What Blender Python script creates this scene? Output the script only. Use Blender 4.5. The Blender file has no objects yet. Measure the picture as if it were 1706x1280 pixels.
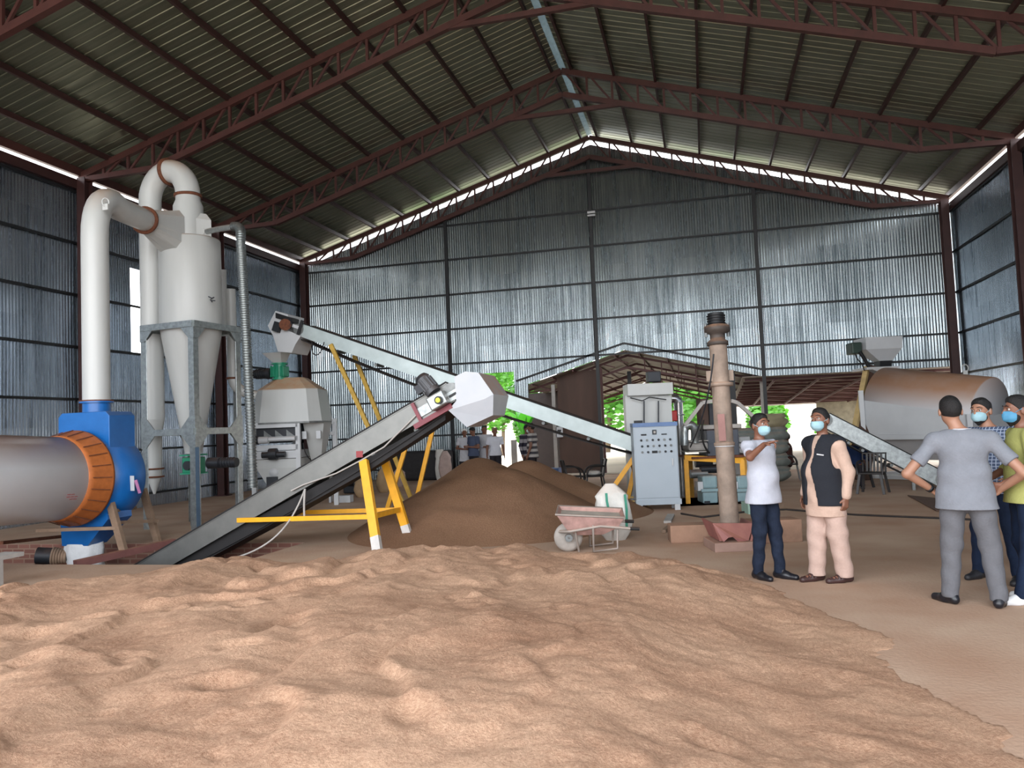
import bpy, math, random
import numpy as np
from mathutils import Vector, Matrix, Euler

SC = bpy.context.scene
COL = SC.collection
R = math.radians
rnd = random.Random(7)

# ------------------------------------------------------------------ camera
F, CX, CY, CH = 1300.0, 853.0, 640.0, 1.68
YAW, PIT, ROL = 0.2404, 0.0555, -0.0409
_f = Vector((-math.sin(YAW)*math.cos(PIT), math.cos(YAW)*math.cos(PIT), math.sin(PIT)))
_r0 = Vector((math.cos(YAW), math.sin(YAW), 0)); _u0 = _r0.cross(_f)
_r = math.cos(ROL)*_r0 + math.sin(ROL)*_u0
_u = -math.sin(ROL)*_r0 + math.cos(ROL)*_u0
CAM = Vector((0, 0, CH))
cd = bpy.data.cameras.new('camera'); cd.sensor_width = 36; cd.lens = F/1706*36
cd.clip_start = 0.05; cd.clip_end = 400
camo = bpy.data.objects.new('camera', cd); COL.objects.link(camo)
camo.matrix_world = Matrix(((_r.x, _u.x, -_f.x, 0), (_r.y, _u.y, -_f.y, 0), (_r.z, _u.z, -_f.z, CH), (0, 0, 0, 1)))
SC.camera = camo

# ------------------------------------------------------------------ light
SC.view_settings.view_transform = 'Standard'; SC.view_settings.look = 'None'
SC.view_settings.gamma = 1; SC.view_settings.use_curve_mapping = False
SC.view_settings.exposure = 1.65
w = bpy.data.worlds.new('overcast_sky'); SC.world = w; w.use_nodes = True
wn = w.node_tree.nodes; wl = w.node_tree.links
bg = wn['Background']; bg.inputs['Strength'].default_value = 2.3
tcn = wn.new('ShaderNodeTexCoord'); sep = wn.new('ShaderNodeSeparateXYZ'); rmp = wn.new('ShaderNodeValToRGB')
wl.new(tcn.outputs['Generated'], sep.inputs[0]); wl.new(sep.outputs['Z'], rmp.inputs['Fac']); wl.new(rmp.outputs['Color'], bg.inputs['Color'])
rmp.color_ramp.elements[0].position = 0.0; rmp.color_ramp.elements[0].color = (0.95, 0.97, 1, 1)
rmp.color_ramp.elements[1].position = 0.9; rmp.color_ramp.elements[1].color = (0.66, 0.72, 0.82, 1)
# daylight through the open front of the shed: portal guides sampling of the sky
pl = bpy.data.lights.new('front_opening_portal', 'AREA'); pl.shape = 'RECTANGLE'; pl.size = 23; pl.size_y = 11.5
try: pl.cycles.is_portal = True
except Exception: pass
po = bpy.data.objects.new('front_opening_portal', pl); COL.objects.link(po)
po.location = (-3.4, -2.6, 5.7); po.rotation_euler = (R(90), 0, 0)
SC.cycles.use_denoising = True
SC.cycles.max_bounces = 7; SC.cycles.diffuse_bounces = 4; SC.cycles.glossy_bounces = 3; SC.cycles.transparent_max_bounces = 6
SC.cycles.sample_clamp_indirect = 6; SC.cycles.caustics_reflective = True
SC.cycles.blur_glossy = 0.6

# ------------------------------------------------------------------ pixel helpers (1706 x 1280 frame)
def ray(px, py):
    return _f + _r*((px-CX)/F) - _u*((py-CY)/F)
def P(px, py, d):                      # point at camera depth d
    return CAM + ray(px, py)*d
def PY(px, py, Y):                     # point on the plane y = Y
    v = ray(px, py); return CAM + v*(Y/v.y)
def G(px, py, z=0.0):                  # point on the plane z
    v = ray(px, py); return CAM + v*((z-CH)/v.z)
def PX(px, py, X):
    v = ray(px, py); return CAM + v*(X/v.x)
def dep(p): return (Vector(p)-CAM).dot(_f)

# ------------------------------------------------------------------ mesh builder
def basis(d):
    d = Vector(d).normalized()
    a = Vector((0, 0, 1)) if abs(d.z) < 0.92 else Vector((0, 1, 0))
    s = d.cross(a).normalized(); t = s.cross(d).normalized()
    return s, t, d
class MB:
    def __init__(s): s.v = []; s.f = []; s.sm = []
    def add(s, vs, fs, smooth=False):
        n = len(s.v); s.v.extend([tuple(v) for v in vs]); s.f.extend([tuple(i+n for i in f) for f in fs]); s.sm.extend([smooth]*len(fs)); return s
    def box(s, c, size, rz=0, M=None):
        c = Vector(c); x, y, z = [k/2 for k in size]
        m = M if M is not None else Matrix.Rotation(rz, 3, 'Z')
        vs = [c + m @ Vector((a*x, b*y, e*z)) for e in (-1, 1) for a, b in ((-1, -1), (1, -1), (1, 1), (-1, 1))]
        return s.add(vs, [(3, 2, 1, 0), (4, 5, 6, 7), (0, 1, 5, 4), (1, 2, 6, 5), (2, 3, 7, 6), (3, 0, 4, 7)])
    def beam(s, a, b, w, h=None, up=None):
        h = h or w; a = Vector(a); b = Vector(b)
        sd, t, d = basis(b-a)
        if up is not None:
            t = (Vector(up) - d*Vector(up).dot(d)).normalized(); sd = d.cross(t)
        vs = [p + sd*(i*w/2) + t*(j*h/2) for p in (a, b) for i, j in ((-1, -1), (1, -1), (1, 1), (-1, 1))]
        return s.add(vs, [(0, 1, 2, 3), (7, 6, 5, 4), (0, 4, 5, 1), (1, 5, 6, 2), (2, 6, 7, 3), (3, 7, 4, 0)])
    def cyl(s, a, b, r1, r2=None, n=20, caps=True, smooth=True):
        r2 = r1 if r2 is None else r2
        a = Vector(a); b = Vector(b); sd, t, d = basis(b-a)
        vs = []
        for p, r in ((a, r1), (b, r2)):
            for i in range(n):
                q = 2*math.pi*i/n; vs.append(p + sd*(r*math.cos(q)) + t*(r*math.sin(q)))
        fs = [(i, (i+1) % n, n+(i+1) % n, n+i) for i in range(n)]
        s.add(vs, fs, smooth)
        if caps:
            if r1 > 1e-5: s.add([vs[i] for i in range(n)], [tuple(range(n-1, -1, -1))])
            if r2 > 1e-5: s.add([vs[n+i] for i in range(n)], [tuple(range(n))])
        return s
    def tube(s, pts, r, n=12, caps=True, smooth=True, closed=False):
        pts = [Vector(p) for p in pts]; m = len(pts)
        rs = r if isinstance(r, (list, tuple)) else [r]*m
        vs = []; prev = None
        for i, p in enumerate(pts):
            d = (pts[min(i+1, m-1)] - pts[max(i-1, 0)])
            if d.length < 1e-9: d = Vector((0, 0, 1))
            d.normalize()
            if prev is None: sd, t, _ = basis(d)
            else:
                sd = (prev - d*prev.dot(d)).normalized(); t = sd.cross(d).normalized()
            prev = sd
            for k in range(n):
                q = 2*math.pi*k/n; vs.append(p + sd*(rs[i]*math.cos(q)) + t*(rs[i]*math.sin(q)))
        fs = [(i*n+k, i*n+(k+1) % n, (i+1)*n+(k+1) % n, (i+1)*n+k) for i in range(m-1) for k in range(n)]
        s.add(vs, fs, smooth)
        if caps:
            s.add(vs[:n], [tuple(range(n-1, -1, -1))]); s.add(vs[-n:], [tuple(range(n))])
        return s
    def lathe(s, o, axis, prof, n=28, smooth=True):       # prof: (along, radius)
        o = Vector(o); sd, t, d = basis(axis)
        vs = []
        for (h, r) in prof:
            for k in range(n):
                q = 2*math.pi*k/n; vs.append(o + d*h + sd*(r*math.cos(q)) + t*(r*math.sin(q)))
        fs = [(i*n+k, i*n+(k+1) % n, (i+1)*n+(k+1) % n, (i+1)*n+k) for i in range(len(prof)-1) for k in range(n)]
        s.add(vs, fs, smooth)
        if prof[0][1] > 1e-4: s.add(vs[:n], [tuple(range(n-1, -1, -1))])
        if prof[-1][1] > 1e-4: s.add(vs[-n:], [tuple(range(n))])
        return s
    def prism(s, pts, off):                               # polygon pts extruded by vector off
        pts = [Vector(p) for p in pts]; off = Vector(off); n = len(pts)
        vs = pts + [p+off for p in pts]
        return s.add(vs, [tuple(range(n-1, -1, -1)), tuple(range(n, 2*n))] + [(i, (i+1) % n, n+(i+1) % n, n+i) for i in range(n)])
    def loft(s, loops, caps=True, smooth=False):          # loops: lists of equal length
        n = len(loops[0]); vs = [Vector(p) for l in loops for p in l]
        s.add(vs, [(i*n+k, i*n+(k+1) % n, (i+1)*n+(k+1) % n, (i+1)*n+k) for i in range(len(loops)-1) for k in range(n)], smooth)
        if caps:
            s.add(loops[0], [tuple(range(n-1, -1, -1))]); s.add(loops[-1], [tuple(range(n))])
        return s
    def ball(s, c, r, sc=(1, 1, 1), n=14, m=9):
        c = Vector(c); vs = []
        for i in range(m+1):
            th = math.pi*i/m
            for k in range(n):
                q = 2*math.pi*k/n
                vs.append(c + Vector((r*sc[0]*math.sin(th)*math.cos(q), r*sc[1]*math.sin(th)*math.sin(q), r*sc[2]*math.cos(th))))
        return s.add(vs, [(i*n+k, (i+1)*n+k, (i+1)*n+(k+1) % n, i*n+(k+1) % n) for i in range(m) for k in range(n)], True)
    def build(s, name, m, parent=None, bevel=0, label=None):
        me = bpy.data.meshes.new(name); me.from_pydata(s.v, [], s.f)
        me.polygons.foreach_set('use_smooth', s.sm); me.update()
        me.materials.append(m)
        o = bpy.data.objects.new(name, me); COL.objects.link(o)
        if parent is not None: adopt(o, parent)
        if bevel:
            b = o.modifiers.new('b', 'BEVEL'); b.width = bevel; b.segments = 2; b.limit_method = 'ANGLE'; b.angle_limit = R(40)
        if label: o['label'] = label
        return o
WM = {}
def adopt(o, p):
    o.parent = p; o.matrix_parent_inverse = WM[p.name].inverted() if p.name in WM else Matrix.Identity(4)
    WM[o.name] = Matrix.Identity(4)
def tag(o, label=None, cat=None, group=None, kind=None):
    if label: o['label'] = label
    if cat: o['category'] = cat
    if group: o['group'] = group
    if kind: o['kind'] = kind
    return o
def thing(name, loc, label, cat, group=None, kind=None):
    o = bpy.data.objects.new(name, None); COL.objects.link(o); o.empty_display_size = 0.2
    o.location = loc; WM[o.name] = Matrix.Translation(Vector(loc))
    return tag(o, label, cat, group, kind)
def dup(root, loc, rz=None, label=None):
    r = root.copy(); COL.objects.link(r); r.location = loc
    if rz is not None: r.rotation_euler = (0, 0, rz)
    if label: r['label'] = label
    for ch in list(root.children):
        c = ch.copy(); COL.objects.link(c); c.parent = r
        for g in ch.children:
            e = g.copy(); COL.objects.link(e); e.parent = c
    return r
def arc(c, a0, a1, r, u, v, n=10):
    c = Vector(c); u = Vector(u); v = Vector(v)
    return [c + u*(r*math.cos(a0+(a1-a0)*i/n)) + v*(r*math.sin(a0+(a1-a0)*i/n)) for i in range(n+1)]
def bez(p0, p1, p2, p3, n=12):
    p0, p1, p2, p3 = map(Vector, (p0, p1, p2, p3)); o = []
    for i in range(n+1):
        t = i/n; s = 1-t; o.append(p0*s**3 + p1*3*s*s*t + p2*3*s*t*t + p3*t**3)
    return o

# ------------------------------------------------------------------ materials
def srgb(r, g, b):
    f = lambda c: (c/255/12.92 if c/255 <= 0.04045 else ((c/255+0.055)/1.055)**2.4)
    return (f(r), f(g), f(b), 1)
_mats = {}
HUSK = srgb(188, 138, 104)
def mat(name, col, rough=0.6, metal=0.0, dust=0.0, var=0.15, scale=6.0, bump=0.0, bscale=40.0, dcol=None, dlo=0.15, dpatch=0.4, streak=False, spec=0.5, trans=0.0):
    if name in _mats: return _mats[name]
    m = bpy.data.materials.new(name); m.use_nodes = True; _mats[name] = m
    N = m.node_tree.nodes; L = m.node_tree.links; b = N['Principled BSDF']
    b.inputs['Roughness'].default_value = rough; b.inputs['Metallic'].default_value = metal
    b.inputs['Specular IOR Level'].default_value = spec
    if trans: b.inputs['Transmission Weight'].default_value = trans
    geo = N.new('ShaderNodeNewGeometry'); tc = N.new('ShaderNodeTexCoord')
    mp = N.new('ShaderNodeMapping'); L.new(tc.outputs['Object'], mp.inputs[0])
    if streak: mp.inputs['Scale'].default_value = (1, 1, 0.15)
    no = N.new('ShaderNodeTexNoise'); no.inputs['Scale'].default_value = scale; no.inputs['Detail'].default_value = 5; no.inputs['Roughness'].default_value = 0.6
    L.new(mp.outputs[0], no.inputs['Vector'])
    mr = N.new('ShaderNodeMapRange'); mr.inputs['From Min'].default_value = 0.3; mr.inputs['From Max'].default_value = 0.7
    mr.inputs['To Min'].default_value = 1-var; mr.inputs['To Max'].default_value = 1+var*0.6; L.new(no.outputs['Fac'], mr.inputs['Value'])
    mul = N.new('ShaderNodeVectorMath'); mul.operation = 'SCALE'; mul.inputs[0].default_value = col[:3]; L.new(mr.outputs[0], mul.inputs['Scale'])
    out = mul.outputs[0]
    if dust > 0:
        sx = N.new('ShaderNodeSeparateXYZ'); L.new(geo.outputs['Normal'], sx.inputs[0])
        a = N.new('ShaderNodeMapRange'); a.inputs['From Min'].default_value = dlo; a.inputs['From Max'].default_value = min(1.0, dlo+0.6); L.new(sx.outputs['Z'], a.inputs['Value'])
        a.inputs['To Min'].default_value = 0.05; a.inputs['To Max'].default_value = 1.0
        q = N.new('ShaderNodeMath'); q.operation = 'MULTIPLY'; L.new(a.outputs[0], q.inputs[0])
        q2 = N.new('ShaderNodeMapRange'); q2.inputs['From Min'].default_value = 0.35; q2.inputs['From Max'].default_value = 0.6; q2.inputs['To Min'].default_value = dpatch; q2.inputs['To Max'].default_value = 1
        L.new(no.outputs['Fac'], q2.inputs['Value']); L.new(q2.outputs[0], q.inputs[1])
        q3 = N.new('ShaderNodeMath'); q3.operation = 'MULTIPLY'; q3.inputs[1].default_value = dust; L.new(q.outputs[0], q3.inputs[0])
        mx = N.new('ShaderNodeMix'); mx.data_type = 'RGBA'; L.new(q3.outputs[0], mx.inputs['Factor']); L.new(out, mx.inputs['A'])
        mx.inputs['B'].default_value = dcol or HUSK; out = mx.outputs['Result']
        if metal > 0:
            mm = N.new('ShaderNodeMath'); mm.operation = 'MULTIPLY_ADD'; mm.inputs[1].default_value = -metal; mm.inputs[2].default_value = metal
            L.new(q3.outputs[0], mm.inputs[0]); L.new(mm.outputs[0], b.inputs['Metallic'])
    L.new(out, b.inputs['Base Color'])
    if bump > 0:
        n2 = N.new('ShaderNodeTexNoise'); n2.inputs['Scale'].default_value = bscale; n2.inputs['Detail'].default_value = 4
        L.new(tc.outputs['Object'], n2.inputs['Vector'])
        bp = N.new('ShaderNodeBump'); bp.inputs['Strength'].default_value = bump; bp.inputs['Distance'].default_value = 0.02
        L.new(n2.outputs['Fac'], bp.inputs['Height']); L.new(bp.outputs[0], b.inputs['Normal'])
    return m
def sheet_mat(name, c1, c2, rough, metal, axis, wide, rowh, seed=0.0, bump=0.03):
    """profiled sheet metal: every sheet has its own tint and shine"""
    m = bpy.data.materials.new(name); m.use_nodes = True
    N = m.node_tree.nodes; L = m.node_tree.links; b = N['Principled BSDF']
    g = N.new('ShaderNodeNewGeometry'); sx = N.new('ShaderNodeSeparateXYZ'); L.new(g.outputs['Position'], sx.inputs[0])
    def fl(sock, sc, off=0.0):
        a = N.new('ShaderNodeMath'); a.operation = 'MULTIPLY_ADD'; a.inputs[1].default_value = 1/sc; a.inputs[2].default_value = off; L.new(sock, a.inputs[0])
        c = N.new('ShaderNodeMath'); c.operation = 'FLOOR'; L.new(a.outputs[0], c.inputs[0]); return c.outputs[0]
    cb = N.new('ShaderNodeCombineXYZ'); L.new(fl(sx.outputs[axis], wide), cb.inputs[0])
    L.new(fl(sx.outputs['Z' if rowh else axis], rowh or 1.0, 0.15), cb.inputs[1]); cb.inputs[2].default_value = seed
    wnz = N.new('ShaderNodeTexWhiteNoise'); L.new(cb.outputs[0], wnz.inputs['Vector'])
    cs = N.new('ShaderNodeCombineXYZ'); sc = N.new('ShaderNodeMath'); sc.operation = 'MULTIPLY'; sc.inputs[1].default_value = 7.0; L.new(sx.outputs[axis], sc.inputs[0]); L.new(sc.outputs[0], cs.inputs[0])
    s2 = N.new('ShaderNodeMath'); s2.operation = 'MULTIPLY'; s2.inputs[1].default_value = 0.35; L.new(sx.outputs['Z' if rowh else 'X'], s2.inputs[0]); L.new(s2.outputs[0], cs.inputs[1])
    no = N.new('ShaderNodeTexNoise'); no.inputs['Scale'].default_value = 1.0; no.inputs['Detail'].default_value = 5; no.inputs['Roughness'].default_value = 0.7; L.new(cs.outputs[0], no.inputs['Vector'])
    st = N.new('ShaderNodeMapRange'); st.inputs['From Min'].default_value = 0.32; st.inputs['From Max'].default_value = 0.68; L.new(no.outputs['Fac'], st.inputs['Value'])
    ad = N.new('ShaderNodeMath'); ad.operation = 'MULTIPLY_ADD'; ad.inputs[1].default_value = 0.25; L.new(wnz.outputs['Value'], ad.inputs[0])
    hf = N.new('ShaderNodeMath'); hf.operation = 'MULTIPLY'; hf.inputs[1].default_value = 0.75; L.new(st.outputs[0], hf.inputs[0]); L.new(hf.outputs[0], ad.inputs[2])
    mx = N.new('ShaderNodeMix'); mx.data_type = 'RGBA'; mx.inputs['A'].default_value = c1; mx.inputs['B'].default_value = c2; L.new(ad.outputs[0], mx.inputs['Factor'])
    L.new(mx.outputs['Result'], b.inputs['Base Color']); b.inputs['Metallic'].default_value = metal
    mr = N.new('ShaderNodeMapRange'); mr.inputs['To Min'].default_value = rough*1.3; mr.inputs['To Max'].default_value = rough*0.75; L.new(ad.outputs[0], mr.inputs['Value']); L.new(mr.outputs[0], b.inputs['Roughness'])
    return m
M_red = mat('red_oxide_paint', srgb(76, 43, 39), 0.5, 0.1, var=0.25, scale=3)
M_redd = mat('dark_red_oxide', srgb(62, 36, 34), 0.5, 0.1, var=0.25, scale=3)
M_black = mat('black_paint', srgb(26, 27, 30), 0.5, 0.2)
M_white = mat('machine_white', srgb(190, 193, 192), 0.38, 0.0, var=0.08, scale=2.5, dust=0.8, dcol=srgb(168, 132, 102), dlo=0.25, streak=True)
M_whitec = mat('machine_white_clean', srgb(196, 199, 202), 0.4, 0.0, var=0.05, scale=3, dust=0.25)
M_galv = mat('galvanised_steel', srgb(152, 158, 158), 0.38, 0.75, var=0.3, scale=14, dust=0.35)
M_galvd = mat('dull_galvanised', srgb(120, 124, 124), 0.5, 0.5, var=0.35, scale=10, dust=0.4)
M_yel = mat('yellow_paint', srgb(236, 168, 32), 0.45, 0.0, var=0.12, scale=8)
M_yeld = mat('faded_yellow_paint', srgb(190, 152, 60), 0.5, 0.0, var=0.2, scale=8)
M_blue = mat('blue_paint', srgb(16, 98, 170), 0.35, 0.0, var=0.15, scale=4, dust=0.5, dcol=srgb(96, 92, 92))
M_green = mat('valve_green', srgb(20, 140, 105), 0.4, 0.0, var=0.15, dust=0.3)
M_dark = mat('dark_motor', srgb(42, 46, 52), 0.5, 0.3, dust=0.10)
M_rub = mat('black_rubber', srgb(24, 24, 26), 0.75, 0.0, dust=0.12)
M_rust = mat('rusty_flange', srgb(112, 66, 44), 0.8, 0.1, var=0.4, scale=20)
M_oran = mat('dust_orange_seal', srgb(186, 106, 52), 0.6, 0.1, var=0.2, scale=9)
M_conc = mat('dusty_concrete', srgb(150, 118, 96), 0.9, 0, var=0.25, scale=2.5, bump=0.3, bscale=25)
M_brick = None
# ================================================================== the building
L0, XL, XR, XM = 26.0, -14.2, 7.5, -3.31
HE, HR = 8.1, 11.38
T = [26.0-0.15, 20.65, 15.4, 10.1, 4.8, -0.5]     # truss stations
YF, YB = -2.2, 26.25                              # roof extent
def roof_z(x): return HR - (HR-HE)*(abs(x-XM)/((XM-XL) if x < XM else (XR-XM)))
GZ = [0.35, 1.5, 2.75, 3.98, 5.21, 6.44, 7.68]
WY = L0 + 0.06                                    # back wall sheet plane
def obj_grid(name, V, nu, nv, m, mask=None, smooth=True, back=False):
    """V: (nu*nv,3) array, u-major"""
    i = np.arange(nu-1)[:, None]*nv + np.arange(nv-1)[None, :]
    q = np.stack([i, i+nv, i+nv+1, i+1], -1)
    if mask is not None: q = q[mask]
    else: q = q.reshape(-1, 4)
    used, inv = np.unique(q, return_inverse=True); V = V[used]; q = inv.reshape(-1, 4)
    me = bpy.data.meshes.new(name); me.vertices.add(len(V)); me.vertices.foreach_set('co', V.astype(np.float32).ravel())
    me.loops.add(q.size); me.loops.foreach_set('vertex_index', q.astype(np.int32).ravel())
    me.polygons.add(len(q)); me.polygons.foreach_set('loop_start', np.arange(0, q.size, 4, dtype=np.int32)); me.polygons.foreach_set('loop_total', np.full(len(q), 4, np.int32))
    me.update(calc_edges=True); me.polygons.foreach_set('use_smooth', np.full(len(q), smooth)); me.materials.append(m)
    o = bpy.data.objects.new(name, me); COL.objects.link(o); return o
# --- back wall: opening outline in wall coordinates
def wx(px, py): return PY(px, py, WY)
dl, dr = wx(806, 700).x, wx(857, 640).x
dtop = wx(830, 621).z
s0, sa, s1, s2 = wx(880, 640), wx(1040, 583), wx(1270, 627), wx(1600, 620)
def wall_bottom(x):
    if x < dl: return 0.0
    if x < dr: return dtop
    if x < s0.x: return wx(868, 664).z
    if x < sa.x: return s0.z + (sa.z-s0.z)*(x-s0.x)/(sa.x-s0.x)
    if x < s1.x: return sa.z + (s1.z-sa.z)*(x-sa.x)/(s1.x-sa.x)
    if x < s2.x: return s1.z
    return 0.0
M_wall = sheet_mat('zinc_corrugated_sheet', srgb(84, 94, 98), srgb(182, 190, 192), 0.24, 0.95, 'X', 0.76, 2.46)
M_wallY = sheet_mat('zinc_corrugated_side_sheet', srgb(112, 122, 134), srgb(196, 206, 216), 0.24, 0.93, 'Y', 0.76, 2.46, 3.0)
PIT, AMP = 0.085, 0.0105
def corr(t): return AMP*np.sin(2*np.pi*t/PIT)
xs = np.arange(XL-0.07, XR+0.15, PIT/6)
xs = np.sort(np.concatenate([xs]+[[q-0.001, q+0.001] for q in (dl, dr, s0.x, s2.x)]))
rows = 26; V = np.zeros((len(xs), rows, 3))
gap = 0.20
prng = np.random.RandomState(3)
jag = 0.008*np.sin(xs*3.3)
for i, x in enumerate(xs):
    b = wall_bottom(x); t = roof_z(x)-gap+jag[i]
    V[i, :, 0] = x; V[i, :, 1] = WY + corr(x)*1.0; V[i, :, 2] = np.linspace(b, t, rows)
big = 0.008*np.sin(V[..., 0]*1.9+V[..., 2]*0.8)+0.006*np.sin(V[..., 0]*0.7-V[..., 2]*1.7+2)
V[..., 1] += big
jump = [i for i in range(len(xs)-1) if abs(wall_bottom(xs[i+1])-wall_bottom(xs[i])) > 0.3]
mask = np.ones((len(xs)-1, rows-1), bool); mask[jump, :] = False if False else True
wb = obj_grid('wall_back', V.reshape(-1, 3), len(xs), rows, M_wall, mask.reshape(len(xs)-1, rows-1)); tag(wb, kind='structure')
sol = wb.modifiers.new('s', 'SOLIDIFY'); sol.thickness = 0.004; sol.use_rim = False
def side_wall(name, X, sgn, holes=()):
    ys = np.arange(YF+0.3, L0+0.05, PIT/6); rows = 40
    zs = np.linspace(0, HE-0.28, rows)
    V = np.zeros((len(ys), rows, 3)); V[..., 1] = ys[:, None]; V[..., 2] = zs[None]
    V[..., 0] = X + corr(V[..., 1])*sgn + 0.012*np.sin(V[..., 1]*1.7+V[..., 2]*0.9)
    mask = np.ones((len(ys)-1, rows-1), bool)
    yc = (ys[:-1]+ys[1:])/2; zc = (zs[:-1]+zs[1:])/2
    for (y0, y1, z0, z1) in holes:
        mask &= ~((yc[:, None] > y0) & (yc[:, None] < y1) & (zc[None] > z0) & (zc[None] < z1))
    o = obj_grid(name, V.reshape(-1, 3), len(ys), rows, M_wallY, mask); tag(o, kind='structure')
    s = o.modifiers.new('s', 'SOLIDIFY'); s.thickness = 0.004; s.use_rim = False; return o
wa, wb_ = PX(216, 445, XL-0.06), PX(262, 590, XL-0.06)
side_wall('wall_left', XL-0.06, 1, [(wa.y, wb_.y, PX(216, 590, XL-0.06).z, wa.z)])
side_wall('wall_right', XR+0.12, -1)
# --- roof: ribbed sheets, each rib runs down the slope
M_roofs = sheet_mat('dull_roof_sheet', srgb(112, 120, 106), srgb(150, 154, 136), 0.42, 0.8, 'Y', 1.0, 0, 5.0, bump=0.03)
def roof(name, x0, x1):
    per = 0.25; prof = [(0, 0), (0.80, 0), (0.84, 0.015), (0.94, 0.015), (0.98, 0)]
    ys = []; hz = []
    y = YF
    while y < YB:
        for a, h in prof: ys.append(y+a*per); hz.append(h)
        y += per
    ys = np.array(ys); hz = np.array(hz); nx = 30
    x = np.linspace(x0, x1, nx); z = np.array([roof_z(a) for a in x])+0.16
    V = np.zeros((len(ys), nx, 3)); V[..., 0] = x[None]; V[..., 1] = ys[:, None]; V[..., 2] = z[None]+hz[:, None]+0.006*np.sin(ys[:, None]*2.1+x[None]*1.3)
    o = obj_grid(name, V.reshape(-1, 3), len(ys), nx, M_roofs, smooth=False); tag(o, kind='structure')
    s = o.modifiers.new('s', 'SOLIDIFY'); s.thickness = 0.003; return o
roof('ceiling', XL-0.12, XM-0.09)
roof('ceiling.001', XM+0.09, XR+0.15)
# ridge cap of pale translucent sheet
M_cap = mat('pale_ridge_sheet', srgb(190, 205, 205), 0.5, 0.0, var=0.3, scale=5)
N_ = M_cap.node_tree.nodes; tr = N_.new('ShaderNodeBsdfTranslucent'); tr.inputs['Color'].default_value = (0.22, 0.26, 0.27, 1); mixs = N_.new('ShaderNodeMixShader'); mixs.inputs[0].default_value = 0.5
M_cap.node_tree.links.new(N_['Principled BSDF'].outputs[0], mixs.inputs[1]); M_cap.node_tree.links.new(tr.outputs[0], mixs.inputs[2]); M_cap.node_tree.links.new(mixs.outputs[0], N_['Material Output'].inputs[0])
c = MB(); zt = HR+0.19
c.prism([(XM-0.28, YF, zt-0.075), (XM, YF, zt+0.03), (XM+0.28, YF, zt-0.075), (XM+0.28, YF, zt-0.07), (XM, YF, zt+0.036), (XM-0.28, YF, zt-0.07)], (0, YB-YF, 0))
tag(c.build('ceiling_ridge_cap', M_cap), kind='structure')
# --- columns
def column(x, y, h, label):
    t = thing('steel_column', (x, y, 0), label, 'column', 'red oxide steel columns along the side walls')
    b = MB(); w_ = 0.26; 
    b.box((x, y, h/2), (0.02, w_-0.04, h)); b.build('web', M_redd, t)
    for s in (-1, 1):
        b = MB(); b.box((x, y+s*(w_/2-0.01), h/2), (0.22, 0.02, h)); b.build('flange', M_redd, t)
    MB().box((x, y, 0.01), (0.36, 0.36, 0.02)).build('base_plate', M_redd, t)
cl = ['in the back left corner of the shed', 'against the left wall behind the white cyclone', 'against the left wall behind the tall white duct', 'against the left wall, nearest the camera']
cr = ['in the back right corner of the shed', 'against the right wall at the right edge of the photo']
for i in range(3): column(XL+0.18, T[i]-0.05, HE-0.1, 'dark red steel column '+cl[i])
for i in range(2): column(XR-0.16+(0.12 if i else 0), T[i]-0.05, HE-0.1, 'dark red steel column '+cr[i])
# --- trusses
def truss(Y, label):
    t = thing('roof_truss', (XM, Y, HR-1), label, 'roof truss', 'red lattice roof trusses')
    zt = lambda x: roof_z(x)-0.03
    D = 0.66
    zb = lambda x: zt(x)-D
    for x0, x1 in ((XL, XM), (XR, XM)):
        MB().beam((x0, Y, zt(x0)), (x1, Y, zt(x1)), 0.11, 0.15, up=(0, 0, 1)).build('top_chord', M_red, t)
        s = 1 if x1 > x0 else -1
        xk = x0 + s*2.1
        b = MB(); b.beam((x0, Y, zt(x0)-0.08), (xk, Y, zb(xk)), 0.12, 0.12, up=(0, 0, 1)); b.beam((xk, Y, zb(xk)), (x1, Y, zb(x1)), 0.12, 0.14, up=(0, 0, 1)); b.build('bottom_chord', M_red, t)
        n = 16; dx = (x1-x0)/n
        low = lambda x: zb(x) if (x-xk)*s > 0 else (zt(x0)-0.08 + (zb(xk)-zt(x0)+0.08)*(x-x0)/(xk-x0))
        for k in range(1, n):
            x = x0+dx*k
            MB().beam((x, Y, low(x)), (x, Y, zt(x)), 0.06).build('strut', M_red, t)
            if k < n: MB().beam((x, Y, low(x)), (x+dx*0.92, Y, zt(x+dx)), 0.05).build('diagonal_web', M_red, t)
    xc = 1.6
    MB().beam((XM-xc, Y, zb(XM-xc)), (XM+xc, Y, zb(XM+xc)), 0.10, 0.11, up=(0, 0, 1)).build('collar_tie', M_red, t)
    return t
tl = ['along the top of the back wall', 'second from the back wall', 'third from the back wall, its peak just above the photo', 'nearest, only its corner showing at the upper left']
for i in range(4): truss(T[i], 'red lattice steel roof truss '+tl[i])
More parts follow.
